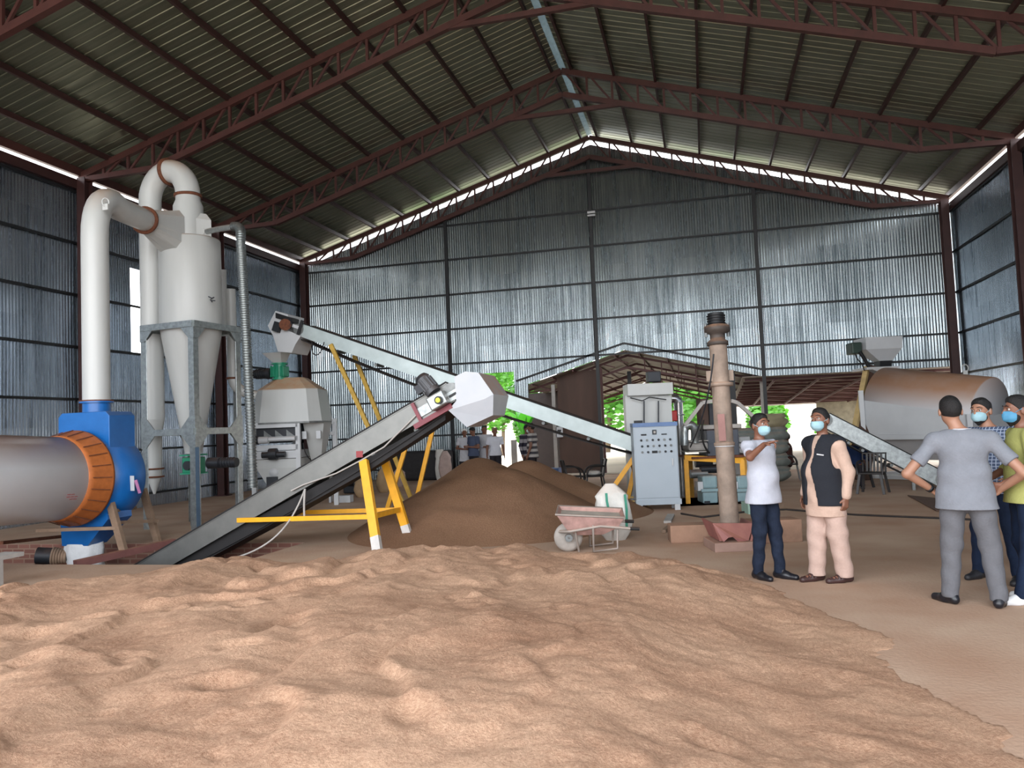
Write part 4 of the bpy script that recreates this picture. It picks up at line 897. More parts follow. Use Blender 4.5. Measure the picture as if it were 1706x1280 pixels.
# bearing and drive at the head
ang = math.atan2(d.z, d.x); RM = Matrix.Rotation(-ang, 3, 'Y')
def db(c, size, m, nm, bev=0): MB().box(c, size, M=RM).build(nm, m, tcv, bevel=bev)
db(yn(722, 694, -0.04), (0.62, 0.06, 0.07), mat('maroon_bracket', srgb(120, 52, 62), 0.5), 'drive_bracket')
db(yn(696, 690, -0.04), (0.05, 0.05, 0.34), _mats['maroon_bracket'], 'drive_bracket')
gbx = MB().box(yn(731, 668, -0.10), (0.26, 0.22, 0.20), M=RM).build('gearbox', M_galv, tcv, bevel=0.02)
b = MB(); gc = yn(731, 667, -0.22); b.cyl(gc, gc+Vector((0, -0.03, 0)), 0.055, n=20); b.build('shaft_ring', M_black, gbx)
b = MB(); b.cyl(gc+Vector((0, -0.025, 0)), gc+Vector((0, -0.045, 0)), 0.035, n=20); b.build('shaft_cap', mat('yellow_cap', srgb(190, 190, 60), 0.5), gbx)
m0 = yn(723, 655, -0.10); m1 = yn(704, 632, -0.08)
b = MB(); b.cyl(m0, m1, 0.105, n=22); ax_ = (m1-m0).normalized()
for k in range(14):
    a = 2*math.pi*k/14; s_, t_, _ = basis(ax_); dd = s_*math.cos(a)+t_*math.sin(a); b.beam(m0+ax_*0.06+dd*0.112, m1-ax_*0.03+dd*0.112, 0.008, 0.02)
mo_ = b.build('motor', mat('motor_grey', srgb(74, 76, 80), 0.5, 0.2, dust=0.12), tcv)
MB().cyl(m1, m1+ax_*0.05, 0.11, 0.08, n=22).build('fan_cowl', M_dark, mo_)
MB().box(m0+(m1-m0)*0.4+Vector((-0.13, -0.02, -0.02)), (0.10, 0.12, 0.12), M=RM).build('terminal_box', M_dark, mo_)
db(yn(706, 684, -0.03), (0.22, 0.02, 0.13), M_galv, 'take_up_plate'); db(yn(753, 660, -0.03), (0.24, 0.02, 0.13), M_galv, 'take_up_plate')
db(yn(754, 658, -0.05), (0.12, 0.02, 0.03), M_black, 'slot')
# hood
M_hood = mat('hood_white', srgb(178, 183, 190), 0.4, 0, var=0.06, scale=4, dust=0.95)
Z = lambda pts_, k=-0.06: [yn(a_, b_, k) for a_, b_ in pts_]
b = MB(); b.prism(Z([(757, 628), (775, 619), (797, 621), (822, 657), (807, 665), (747, 684), (760, 668)]), (0, 0.84, 0)); b.build('hood', M_hood, tcv)
up_ = Z([(747, 684), (807, 665), (822, 657), (818, 692), (809, 696), (774, 712)])
b = MB(); cc_ = sum(up_, Vector())/len(up_); lowi = [3, 4, 5]; fr_ = [p_+Vector((0, 0.10, 0)) if i_ in lowi else p_ for i_, p_ in enumerate(up_)]; bk_ = [p_+Vector((0, 0.74 if i_ in lowi else 0.84, 0)) for i_, p_ in enumerate(up_)]; b.loft([fr_, bk_]); b.build('chute_spout', M_hood, tcv)
# yellow stand
t = thing('conveyor_stand', (A.x+3, Yn+0.35, 0), 'yellow A-frame stand with white-footed legs carrying the near conveyor', 'conveyor stand')
fN = G(631, 932); fF = G(684, 906); hN = yn(606, 768, 0.10); hF = yn(640, 762, 0.65)
hN = yn(606, 768, -0.02); hF = PY(640, 764, Yn+0.74)
for f_, h_ in ((fN, hN), (fF, hF)):
    MB().beam(f_, h_, 0.12, 0.075, up=(0, -1, 0)).build('leg', M_yel, t)
    MB().beam(f_+Vector((0, 0, 0)), f_+(h_-f_)*0.22, 0.124, 0.079, up=(0, -1, 0)).build('leg_foot', mat('bare_foot', srgb(205, 200, 195), 0.6), t)
k1 = fN+(hN-fN)*0.42; k2 = fF+(hF-fF)*0.40
MB().beam(k1, k2, 0.05, 0.07).build('crossbar', M_yel, t)
MB().beam(k1, yn(396, 867, -0.03), 0.045, 0.065, up=(0, 0, 1)).build('brace', M_yel, t)
MB().beam(k2+Vector((0, 0, 0.0)), PY(432, 856, Yn+0.75), 0.045, 0.065, up=(0, 0, 1)).build('brace', M_yel, t)
# rope
t_ = thing('hanging_rope', G(430, 920), 'pale rope hanging from the near conveyor down to the floor', 'rope')
r0 = yn(508, 815, -0.06); gg = G(385, 933)
MB().tube(bez(r0, r0+Vector((-0.15, -0.05, -0.4)), Vector((gg.x+0.55, gg.y+0.3, 0.12)), gg+Vector((0, 0, 0.015)), 16), 0.013, 8).build('strand', M_pale, t_)
MB().tube(bez(r0, r0+Vector((0.01, -0.05, -0.15)), r0+Vector((0.0, -0.05, -0.3)), r0+Vector((0.0, -0.03, -0.42)), 6), 0.016, 8).build('loose_end', M_pale, t_)

# far conveyor
Yc = 15.8
def yf(px, py, k=0.0): return PY(px, py, Yc+k)
tc2, d, up, n = conveyor('belt_conveyor', 'far belt conveyor sloping down from above the cooler to behind the cabinet', yf(1062, 743), yf(498, 549), 0.6, 0.27, 0, mat('pale_plate', srgb(176, 188, 188), 0.4, 0.3, var=0.12, scale=4, dust=0.2), sag=0.16)
ang = math.atan2((yf(498, 549)-yf(1062, 743)).z, (yf(498, 549)-yf(1062, 743)).x); RM2 = Matrix.Rotation(-ang, 3, 'Y')
M_h2 = M_whitec
hz = [(459, 518), (480, 524), (478, 550), (501, 560), (492, 574), (486, 588), (463, 586), (455, 560), (446, 543)]
b = MB(); b.prism([yf(a_, b_, -0.06) for a_, b_ in hz], (0, 0.72, 0)); b.build('hood', M_h2, tc2)
b = MB(); b.prism([yf(a_, b_, -0.1) for a_, b_ in [(459, 521), (487, 530), (486, 538), (459, 530)]], (0, 0.3, 0)); b.build('belt_cover', M_black, tc2)
b = MB(); b.cyl(yf(475, 541, -0.08), yf(475, 541, -0.22), 0.13, n=18); b.build('drive_sprocket', M_rust, tc2)
b = MB(); b.box(yf(462, 545, -0.12), (0.16, 0.12, 0.22), M=RM2); b.box(yf(482, 541, -0.12), (0.10, 0.1, 0.16), M=RM2); b.build('gearbox', M_dark, tc2)
MB().box(yf(492, 544, -0.06), (0.32, 0.03, 0.07), M=RM2).build('take_up_plate', M_whitec, tc2); MB().box(yf(500, 546, -0.08), (0.06, 0.04, 0.34), M=RM2).build('clamp_bar', M_black, tc2)
b = MB(); b.tube(bez(yf(540, 570, -0.1), yf(535, 600, -0.1), yf(515, 598, -0.1), yf(520, 570, -0.1)), 0.012, 6); b.build('loose_cable', M_rub, tc2)
t = thing('conveyor_stand', (yf(685, 800).x, Yc+0.3, 0), 'faded yellow V-shaped stand carrying the far conveyor', 'conveyor stand')
for k, (fx_, t1, t2) in enumerate((((676), (551, 574), (700, 664)), ((690), (590, 592), (738, 642)))):
    kk = k*0.62-0.04; foot = yf(fx_, 820, kk); foot.z = 0.0
    p1 = PY(t1[0], t1[1], Yc+kk); p2 = PY(t2[0], t2[1], Yc+kk)
    MB().beam(foot, p1, 0.09, 0.06, up=(0, -1, 0)).build('leg', M_yeld, t); MB().beam(foot+Vector(((-0.45, 0.0)[k], 0, 0)), p2, 0.09, 0.06, up=(0, -1, 0)).build('leg', M_yel, t)
# right-hand stand near the cabinet
t = thing('conveyor_stand', (yf(1030, 820).x, Yc+0.3, 0), 'short yellow stand at the low end of the far conveyor', 'conveyor stand')
for kk, a_, b_ in ((-0.04, (1056, 763), (1022, 812)), (0.62, (1058, 775), (1046, 832))):
    f_ = yf(b_[0], b_[1], kk); p1 = yf(a_[0], a_[1], kk); d_ = f_-p1; f_ = p1+d_*(p1.z/(-d_.z)); MB().beam(f_, p1, 0.09, 0.06, up=(0, -1, 0)).build('leg', M_yel, t)
MB().beam(yf(1052, 770, 0), yf(1056, 785, 0.6), 0.06).build('crossbar', M_yel, t)
# ================================================================== control cabinet
M_cab = mat('cabinet_grey', srgb(172, 184, 194), 0.4, 0, var=0.03, scale=3, dust=0.25)
D = 15.2
cb = G(1098, 851); cdir = Vector((_r0.x, _r0.y, 0)); cyw = YAW-0.04
RC = Matrix.Rotation(cyw, 3, 'Z'); ex = RC @ Vector((1, 0, 0)); ey = RC @ Vector((0, 1, 0))
dc = dep(cb); wd = 73*dc/F; zt_ = P(1095, 704, dc).z
t = thing('control_cabinet', (cb.x, cb.y, 0), 'pale grey electrical control cabinet with rows of switches and a blue top band', 'control cabinet')
def cbx(x0, x1, y0, y1, z0, z1, m, nm, bev=0, label=None, par=None):
    c_ = cb+ex*((x0+x1)/2)+ey*((y0+y1)/2)+Vector((0, 0, (z0+z1)/2)); return MB().box(c_, (abs(x1-x0), abs(y1-y0), abs(z1-z0)), M=RC).build(nm, m, par or t, bevel=bev, label=label)
hw = wd/2
cbx(-hw, hw, 0, 0.45, 0.20, zt_-0.07, M_cab, 'body', 0.008); cbx(-hw-0.005, hw+0.01, -0.02, 0.46, zt_-0.075, zt_, mat('cabinet_blue', srgb(92, 122, 168), 0.4), 'top_band')
cbx(-hw-0.01, hw+0.02, -0.01, 0.46, 0.11, 0.21, M_cab, 'plinth')
for s in (-1, 1):
    for y_ in (0.0, 0.38): cbx(s*(hw-0.06)-0.05, s*(hw-0.06)+0.05, y_, y_+0.07, 0, 0.12, M_whitec, 'foot')
cbx(-hw+0.02, hw-0.02, -0.018, 0.0, 0.24, zt_-0.09, M_cab, 'door', 0.004); door_ = [o_ for o_ in t.children if o_.name.startswith('door')][0] if False else bpy.data.objects[[k_ for k_ in WM if k_.split('.')[0] == 'door'][-1]]
zp = lambda py: P(1098, py, dc).z
xp = lambda px: (px-1098)*dc/F
def sub(parent_t, c_, r, m, nm):
    return MB().cyl(c_, c_-ey*0.02, r, n=12).build(nm, m, parent_t)
for row, (py, n_) in enumerate(((733, 6), (743, 6), (753, 6))):
    for k in range(n_):
        px = 1074+k*9.6+ (1 if row else 0)
        if row == 2 and k == 2: continue
        c_ = cb+ex*xp(px)-ey*0.018+Vector((0, 0, zp(py))); sub(door_, c_, 0.022, [M_black, M_dark, M_galvd][(k*2+row) % 3], 'switch_knob')
cbx(xp(1091), xp(1100), -0.035, -0.018, zp(755), zp(751), M_black, 'display', par=door_)
cbx(xp(1093), xp(1100), -0.03, -0.018, zp(724), zp(716), M_dark, 'meter_window', par=door_)
cbx(xp(1095), xp(1098.5), -0.034, -0.03, zp(722), zp(718), M_pale, 'meter_face', par=door_)
cbx(xp(1074), xp(1083), -0.03, -0.018, zp(725), zp(722.5), M_black, 'name_plate', par=door_); cbx(xp(1108), xp(1117), -0.03, -0.018, zp(725), zp(723), M_dark, 'name_plate', par=door_)
cbx(xp(1123), xp(1125), -0.05, -0.018, zp(777), zp(765), M_whitec, 'handle', par=door_)
o = MB().box(cb+ex*xp(1072)+ey*0.1+Vector((0, 0, zt_+0.025)), (0.16, 0.1, 0.05), M=RC).build('black_box', M_black); tag(o, 'small black box lying on top of the control cabinet', 'box')
# ---- white elevator casing behind
D = 16.3; eb = P(1084, 850, D); t = thing('elevator_casing', (eb.x, eb.y, 0), 'tall white elevator casing with a wide head behind the control cabinet', 'elevator')
def wbx(px0, px1, py0, py1, d0, dep_, m, nm, **k):
    a = P(px0, py1, d0); c_ = P(px1, py0, d0); cx_ = (a.x+c_.x)/2; cy_ = (a.y+c_.y)/2
    w_ = (Vector((a.x, a.y, 0))-Vector((c_.x, c_.y, 0))).length; z0, z1 = a.z, c_.z
    if k.get('floor'): z0 = 0.0
    cc = Vector((cx_, cy_, (z0+z1)/2))+v0*(dep_/2)
    return MB().box(cc, (w_, dep_, z1-z0), M=Matrix.Rotation(YAW, 3, 'Z')).build(nm, m, k.get('t', t), bevel=k.get('bev', 0), label=k.get('label'))
wbx(1046, 1121, 637, 660, D-0.05, 0.7, M_white, 'head', bev=0.01)
for a_, b_ in ((1051, 1072), (1074, 1096), (1098, 1118)): wbx(a_, b_, 658, 850, D+0.05, 0.35, M_white, 'leg_casing', floor=1)
wbx(1052, 1117, 662, 850, D+0.42, 0.1, M_white, 'back_plate', floor=1)
wbx(1080, 1101, 618, 637, D+0.1, 0.3, M_dark, 'motor', bev=0.02)
for px in (1073, 1097):
    p0 = P(px, 668, D-0.02); p1 = P(px, 708, D-0.02); MB().beam(p0, p1, 0.03).build('tie_rod', M_dark, t)
MB().tube([P(1050, 663, D-0.03), P(1070, 668, D-0.04), P(1082, 662, D-0.03), P(1110, 666, D-0.03)], 0.012, 6).build('cable', M_black, t)
# ---- pellet mill
D = 16.0; mb_ = P(1190, 850, D); t = thing('pellet_mill', (mb_.x, mb_.y, 0), 'pellet mill with dark casing on a yellow frame behind the screw tube', 'pellet mill')
def wf(px, py, d): return P(px, py, d)
for px, d_ in ((1143, D-0.2), (1236, D-0.2), (1150, D+1.0), (1240, D+1.0)):
    p = P(px, 766, d_); MB().beam((p.x, p.y, 0), p, 0.09).build('frame_leg', M_yel, t)
MB().beam(P(1140, 763, D-0.2), P(1238, 768, D-0.2), 0.08, 0.11, up=(0, 0, 1)).build('frame_beam', M_yel, t)
MB().beam(P(1150, 762, D+1.0), P(1245, 766, D+1.0), 0.08, 0.11, up=(0, 0, 1)).build('frame_beam', M_yel, t)
p = P(1192, 764, D+0.4); MB().box((p.x, p.y, p.z+0.06), (1.3, 1.4, 0.04), M=Matrix.Rotation(YAW, 3, 'Z')).build('deck_plate', M_rust, t)
wbx(1179, 1231, 714, 762, D, 0.8, mat('slate_casing', srgb(72, 78, 88), 0.5, 0.1, dust=0.3), 'main_casing', bev=0.03)
wbx(1172, 1236, 706, 716, D-0.05, 0.9, M_pale, 'top_cover', bev=0.02)
wbx(1169, 1180, 664, 708, D+0.2, 0.4, M_brown, 'feeder_tank'); wbx(1183, 1190, 672, 708, D+0.1, 0.1, M_dark, 'feeder_post')
wbx(1147, 1180, 736, 752, D-0.1, 0.6, M_pale, 'conditioner', bev=0.05)
for a_, b_ in ((1147, 735), (1147, 753)): wbx(a_, 1180, b_-1.5, b_+1.5, D-0.16, 0.72, M_pale, 'rim')
el = P(1150, 724, D-0.1); b = MB(); path = [P(1140, 742, D-0.2), P(1140, 722, D-0.2)]+[P(1149-9*math.cos(a), 720-12*math.sin(a), D-0.15) for a in [math.pi*i/10 for i in range(1, 10)]]+[P(1158, 722, D-0.1), P(1158, 738, D-0.1)]
MB().tube(path, 0.085, 16).build('elbow_pipe', M_galv, t)
for a_, b_ in (((1141, 709), (1170, 671)), ((1170, 671), (1192, 668)), ((1218, 668), (1228, 671)), ((1228, 671), (1258, 697))): MB().beam(P(a_[0], a_[1], D-0.3), P(b_[0], b_[1], D-0.3), 0.07).build('pale_arm', M_pale, t)
MB().tube(bez(P(1172, 700, D-0.2), P(1166, 720, D-0.3), P(1170, 745, D-0.3), P(1182, 755, D-0.2)), 0.02, 6).build('hose', M_rub, t)
for k, (a_, b_) in enumerate(((1150, 790), (1158, 772), (1167, 782))): 
    q_ = P(a_, b_, D+0.2); MB().cyl(q_, q_+u0*0.35, 0.09, n=16).build('pump', [M_galvd, M_dark, M_dark][k], t)
# gearbox
M_teal = mat('pale_teal', srgb(132, 160, 166), 0.45, 0, var=0.1, dust=0.45)
D2 = 15.6
def gear(px0, px1, label):
    gb = P((px0+px1)/2, 848, D2); tg = thing('gearbox', (gb.x, gb.y, 0), label, 'gearbox')
    wbx(px0+3, px1-1, 818, 848, D2, 0.5, M_teal, 'lower_case', t=tg, floor=1, bev=0.03); wbx(px0, px1+1, 814, 820, D2-0.05, 0.6, M_teal, 'split_flange', t=tg); wbx(px0+2, px1-2, 792, 815, D2+0.02, 0.45, M_teal, 'upper_case', t=tg, bev=0.04)
    wbx(px0-6, px0+2, 803, 818, D2+0.0, 0.2, M_whitec, 'terminal_box', t=tg)
    wbx(px0+5, px0+14, 835, 840, D2-0.02, 0.03, M_dark, 'inspection_window', t=tg)
gear(1169, 1197, 'pale teal gearbox on the floor just left of the screw tube'); gear(1227, 1250, 'pale teal gearbox between the screw tube and the man in the white shirt')
o = wbx(1132, 1250, 846, 853, D2-0.3, 1.6, mat('machine_slab', srgb(128, 84, 70), 0.85, var=0.2), 'machine_slab', t=None, floor=1); tag(o, 'low reddish concrete slab under the pellet mill and gearboxes', 'slab')
o = wbx(1247, 1262, 838, 862, 13.6, 0.4, mat('pale_green_box', srgb(150, 180, 165), 0.6), 'green_crate', t=None, floor=1); tag(o, 'pale green crate behind the man in the white shirt', 'crate')
# chrome pipe and red valve by the elevator
D = 17.2; t = thing('chrome_pipe', P(1130, 760, D), 'shiny metal elbow pipe with a red valve right of the elevator casing', 'pipe')
pts = [P(1118, 664, D)]+[P(1122+8*math.sin(a), 672-8*math.cos(a), D) for a in [math.pi/2*i/6 for i in range(7)]]; last = P(1131, 700, D); pts += [last, Vector((last.x, last.y, 0))]
MB().tube(pts, 0.10, 16).build('pipe', mat('chrome', srgb(190, 190, 192), 0.2, 0.9), t)
wbx(1119, 1128, 684, 702, D-0.3, 0.15, mat('valve_red', srgb(206, 36, 36), 0.4), 'red_valve', bev=0.02)
for py in (668, 690): MB().cyl(P(1131, py, D), P(1131, py+2, D), 0.13, n=16).build('pipe_collar', M_galv, t)
# ---- screw tube with trough
base = G(1217, 930); D = 10.2
M_tube = mat('screw_tube', srgb(152, 134, 120), 0.7, 0.1, var=0.38, scale=4, dust=0.4, bump=0.2)
p0 = P(1216, 878, D); p1 = P(1196, 576, D+0.25); t = thing('screw_conveyor', (p0.x, p0.y, 0.25), 'dusty upright screw conveyor tube with a dark motor on top', 'screw conveyor')
ax_ = (p1-p0).normalized(); LL = (p1-p0).length
MB().cyl(p0, p1, 0.122, 0.115, n=28).build('tube', M_tube, t)
for f_, r_ in ((0.78, 0.165), (0.45, 0.135)): MB().lathe(p0+ax_*(LL*f_), ax_, [(-0.03, .11), (-0.02, r_), (0.02, r_), (0.03, .11)], 24).build('pipe_collar', M_tube, t)
for s in (-1, 1): MB().box(p0+ax_*(LL*0.83)+u0*(s*0.14), (0.08, 0.06, 0.14)).build('lug', M_tube, t)
MB().beam(P(1201, 690, D-0.02), P(1204, 735, D-0.02), 0.09, 0.02).build('red_stain_plate', mat('reddish_plate', srgb(150, 110, 104), 0.7, dust=0.2), t)
MB().lathe(p1, ax_, [(0, .12), (0.0, .14), (0.05, .14), (0.08, .10), (0.16, .10), (0.18, .17), (0.26, .17), (0.28, .12)], 24).build('gear_reducer', mat('dark_tan_metal', srgb(70, 64, 60), 0.6, 0.2, dust=0.5), t)
b = MB(); b.cyl(p1+ax_*0.28, p1+ax_*0.44, 0.105, n=20)
for k in range(4): b.lathe(p1+ax_*(0.29+0.035*k), ax_, [(0, .1), (0, .122), (.016, .122), (.016, .1)], 18)
b.build('motor', M_black, t)
for s in (-1, 1): MB().cyl(p1+ax_*0.12+u0*(0.15*s), p1+ax_*0.30+u0*(0.15*s), 0.02, n=8).build('bolt', M_galvd, t)
MB().tube(bez(P(1189, 590, D), P(1184, 650, D), P(1172, 700, D+0.2), P(1150, 745, D+0.9), 14), 0.01, 6).build('power_cable', M_dark, t)
MB().tube([p0+ax_*(LL*0.44)+(u0*math.cos(a)-v0*math.sin(a))*0.125 for a in [math.pi*i/10 for i in range(11)]], 0.008, 6).build('wire_loop', M_whitec, t)
t = thing('feed_trough', (base.x, base.y, 0), 'reddish open steel trough on a grey plinth at the foot of the screw tube', 'trough')
M_tr = mat('trough_maroon', srgb(142, 88, 84), 0.6, 0.1, dust=0.35)
b = MB(); L_ = lambda px, py, d: P(px, py, d)
b.prism([L_(1187, 872, 10.0), L_(1256, 872, 10.0), L_(1247, 901, 9.9), L_(1230, 903, 9.9), L_(1221, 895, 9.9), L_(1214, 896, 9.9), L_(1206, 903, 9.9), L_(1199, 900, 9.9)], v0*0.03); b.build('front_plate', M_tr, t)
b = MB(); b.prism([L_(1187, 872, 10.0), L_(1199, 902, 9.9), L_(1199, 902, 9.9)+v0*0.55, L_(1187, 872, 10.0)+v0*0.6], u0*0.025); b.build('side_plate', M_tr, t)
b = MB(); b.prism([L_(1256, 872, 10.0), L_(1250, 902, 9.9), L_(1250, 902, 9.9)+v0*0.55, L_(1256, 872, 10.0)+v0*0.6], u0*0.025); b.build('side_plate', M_tr, t)
zpl = P(1217, 903, 9.9).z
pw = Matrix.Rotation(YAW, 3, 'Z')
c_ = P(1208, 915, 9.85); MB().box((c_.x, c_.y+0.28, zpl/2), (0.40, 0.6, zpl), M=pw).build('plinth', mat('plinth_brown', srgb(150, 122, 110), 0.7, dust=0.4), t, bevel=0.008)
c_ = P(1245, 915, 9.85); MB().box((c_.x, c_.y+0.28, zpl/2), (0.18, 0.6, zpl), M=pw).build('plinth', _mats['plinth_brown'], t, bevel=0.008)
# low concrete kerb behind
M_kerb = mat('brown_kerb', srgb(150, 118, 98), 0.9, 0, var=0.35, scale=2.2, bump=0.3, dust=0.3)
def kerb(nm, a, c_, h, th, label):
    a = G(*a); c2 = G(*c_); b = MB(); n_ = Vector((-(c2-a).y, (c2-a).x, 0)).normalized()*th
    o = b.prism([a, c2, c2+n_, a+n_], (0, 0, h)).build(nm, M_kerb, bevel=0.01); return tag(o, label, 'kerb')
kerb('concrete_kerb', (1118, 906), (1186, 904), 0.24, 0.35, 'low brown concrete kerb left of the feed trough')
kerb('concrete_kerb', (1256, 907), (1338, 903), 0.30, 0.35, 'low stained concrete kerb right of the feed trough')
o = MB().beam(G(1120, 877)+Vector((0, 0, 0.03)), G(1106, 889)+Vector((0, 0, 0.03)), 0.06, 0.05).build('loose_stick', M_tan); tag(o, 'short stick lying on the floor below the control cabinet', 'stick')
o = MB().beam(G(1112, 872)+Vector((0, 0, 0.02)), G(1118, 860)+Vector((0, 0, 0.02)), 0.12, 0.04).build('loose_plank', M_pale); tag(o, 'short pale plank on the floor at the cabinet foot', 'plank')
# floor cable
t = None; pts = [G(a_, b_, 0.015) for a_, b_ in ((1135, 856), (1170, 862), (1250, 852), (1310, 849), (1370, 854), (1430, 858), (1500, 861), (1580, 864), (1660, 868))]
tag(MB().tube(pts, 0.018, 8).build('floor_cable', M_rub), 'black cable lying across the floor behind the men', 'cable')
# ---- wheelbarrow
wb0 = G(985, 921); t = thing('wheelbarrow', (wb0.x, wb0.y, 0), 'pinkish rusty wheelbarrow standing in front of the white sack', 'wheelbarrow')
D = dep(G(990, 922)); M_wb = mat('rusty_pink_tray', srgb(176, 140, 132), 0.65, 0.1, var=0.3, scale=9, dust=0.35); M_wf = mat('tube_frame', srgb(160, 150, 142), 0.55, 0.3, dust=0.3)
W = lambda px, py, s=0.0: P(px, py, D)+v0*s
near, far = -0.05, 0.55
b = MB(); rimN = [W(930, 855, near), W(1031, 863, near)]; rimF = [W(924+4, 850, far), W(1036, 856, far)]
top = [W(926, 857, near), W(1040, 862, near), W(1046, 855, far), W(934, 850, far)]
midl = [W(944, 883, 0.02), W(1030, 880, 0.02), W(1034, 874, far-0.07), W(950, 876, far-0.07)]
bot = [W(962, 894, 0.1), W(1006, 893, 0.1), W(1008, 887, far-0.15), W(966, 888, far-0.15)]
b.loft([bot, midl, top], caps=False); b.add(bot, [(3, 2, 1, 0)]); o = tray_ = b.build('tray', M_wb, t); s_ = o.modifiers.new('s', 'SOLIDIFY'); s_.thickness = 0.012; s_ = o.modifiers.new('b', 'BEVEL'); s_.width = 0.02; s_.segments = 2
MB().tube(top+[top[0]], 0.014, 8).build('rim', M_wf, tray_)
b = MB(); fill = [p_*1.0+Vector((0, 0, -0.05)) for p_ in top]; b.add([fill[0]*0.96+fill[2]*0.04, fill[1]*0.96+fill[3]*0.04, fill[2]*0.96+fill[0]*0.04, fill[3]*0.96+fill[1]*0.04], [(0, 1, 2, 3)]); b.build('residue', mat('cement_residue', srgb(178, 168, 156), 0.9, var=0.3), tray_)
for s in (near+0.06, far-0.06):
    MB().tube([W(934, 889, 0.25+(s-0.25)*0.3), W(950, 886, s), W(1000, 877, s), W(1050, 876+5*(s < 0.2), s)], 0.02, 8).build('handle', M_wf, t)
    gx = W(1050, 876+5*(s < 0.2), s); MB().cyl(gx, gx+(u0*0.12+Vector((0, 0, -0.01))), 0.024, n=10).build('grip', M_rub, t)
    lp = W(989, 922, s); lp.z = 0.02; lq = W(1029, 913, s); lq.z = 0.05
    MB().tube([W(988, 872, s), lp, lq, W(1029, 883, s)], 0.016, 8).build('leg_frame', M_wf, t)
    MB().tube([W(955, 866, s), W(966, 922, 0.25+(s-0.25)*0.5)], 0.015, 8).build('fork', M_wf, t)
wc = W(949, 901, 0.25); b = MB(); wz = 0.19; wc.z = wz
b.lathe(wc-v0*0.05, v0, [(0, .06), (0, .15), (0.02, .19), (.08, .19), (.10, .15), (.10, .06)], 28); whl = b.build('wheel', mat('dusty_tyre', srgb(168, 160, 152), 0.8, var=0.25), t)
MB().cyl(wc-v0*0.12, wc+v0*0.12, 0.05, n=14).build('hub', M_galvd, whl); MB().tube([wc-v0*0.12, wc+v0*0.12], 0.015, 8).build('axle', M_wf, whl)
# ---- sacks via lumpy boxes
def sack(nm, c, sx, sy, sz, rz, m, label, cat='sack', group=None, lean=0.0, seed=0, parent=None, top=0.35):
    g = np.random.RandomState(seed); b = MB(); loops = []; n = 24; K = 14
    ph = g.uniform(0, 6.28, 6)
    for i in range(K+1):
        f = i/K; wv = (math.sin(math.pi*min(1, (f+0.06)))**0.35) if f < 0.75 else (1-(f-0.75)/0.25*(1-top)); wv = max(wv, 0.12)
        loop = []
        for k in range(n):
            a = 2*math.pi*k/n; e = 0.72
            cx_ = math.copysign(abs(math.cos(a))**e, math.cos(a)); cy_ = math.copysign(abs(math.sin(a))**e, math.sin(a))
            bump = 1+0.05*math.sin(3*a+ph[0]+f*4)+0.04*math.sin(5*a+ph[1]-f*7)+0.03*math.sin(9*a+ph[2]+f*11)
            x_ = cx_*sx/2*wv*bump; y_ = cy_*sy/2*wv*bump; z_ = sz*f
            x2 = x_*math.cos(rz)-y_*math.sin(rz)+lean*f*sz; y2 = x_*math.sin(rz)+y_*math.cos(rz); loop.append((c[0]+x2, c[1]+y2, c[2]+z_))
        loops.append(loop)
    b.loft(loops, smooth=True); o = b.build(nm, m, parent)
    if parent is None: tag(o, label, cat, group)
    return o
M_sackw = mat('white_woven_sack', srgb(214, 212, 206), 0.75, 0, var=0.1, scale=7, bump=0.35, bscale=18, dust=0.3)
sg = G(1026, 899); Ds = dep(sg); t = thing('woven_sack', (sg.x, sg.y, 0), 'full white woven sack with green stripes behind the wheelbarrow', 'sack')
hS = P(1020, 806, Ds).z
sack('bag', (sg.x, sg.y, 0), 0.52, 0.42, hS, YAW, M_sackw, '', parent=t, seed=4, top=0.25, lean=-0.06)
M_gst = mat('green_print', srgb(58, 132, 110), 0.7)
for pxs in ([(1010, 822), (1011, 835), (1014, 850)], [(1041, 824), (1044, 850), (1044, 878)]):
    g_ = [P(a_, b_, Ds-0.25 if pxs[0][0] < 1020 else Ds-0.17) for a_, b_ in pxs]; b = MB()
    for i in range(len(g_)-1):
        b.beam(g_[i], g_[i+1], 0.035, 0.012, up=-v0)
    b.build('green_stripe', M_gst, t)
# tarpaulin covered stack behind white-shirt man
M_tarp = mat('grey_green_sack', srgb(112, 120, 116), 0.7, 0, var=0.25, scale=4, bump=0.5, bscale=8, dust=0.3)
M_tarp2 = mat('khaki_sack', srgb(150, 140, 112), 0.75, 0, var=0.2, scale=4, bump=0.4, bscale=8)
D = 20.0; k_ = 0
sp = ['bottom', 'second', 'third', 'fourth', 'top']
for col_, px in enumerate((1248, 1288)):
    for lv in range(5 if col_ else 4):
        p = P(px, 845, D+0.3*col_); z = 0.0+lv*0.34+ (0.0)
        o = sack('filled_sack', (p.x, p.y, z), 0.95, 0.7, 0.40, YAW+0.1*(k_ % 3-1), M_tarp2 if (col_ and lv == 4) else M_tarp, '%s filled sack in the %s column of the stack behind the pointing man' % (sp[lv] if not (lv == 3 and not col_) else 'top', ['first', 'taller second'][col_]), group='sacks stacked behind the pointing man', seed=k_, top=0.8); k_ += 1
D = 17.6; p = P(1240, 745, D)
t = thing('white_printer', (p.x, p.y, 0.9), 'white boxy device standing on a cabinet behind the pointing man', 'device')
wbx(1228, 1252, 738, 745, D, 0.5, M_whitec, 'tray', bev=0.02); wbx(1232, 1250, 727, 738, D+0.05, 0.4, M_whitec, 'housing', bev=0.03)
o = wbx(1226, 1254, 746, 780, D-0.02, 0.6, M_whitec, 'white_cabinet', t=None, floor=1, bev=0.01); tag(o, 'white cabinet under the white device behind the pointing man', 'cabinet')
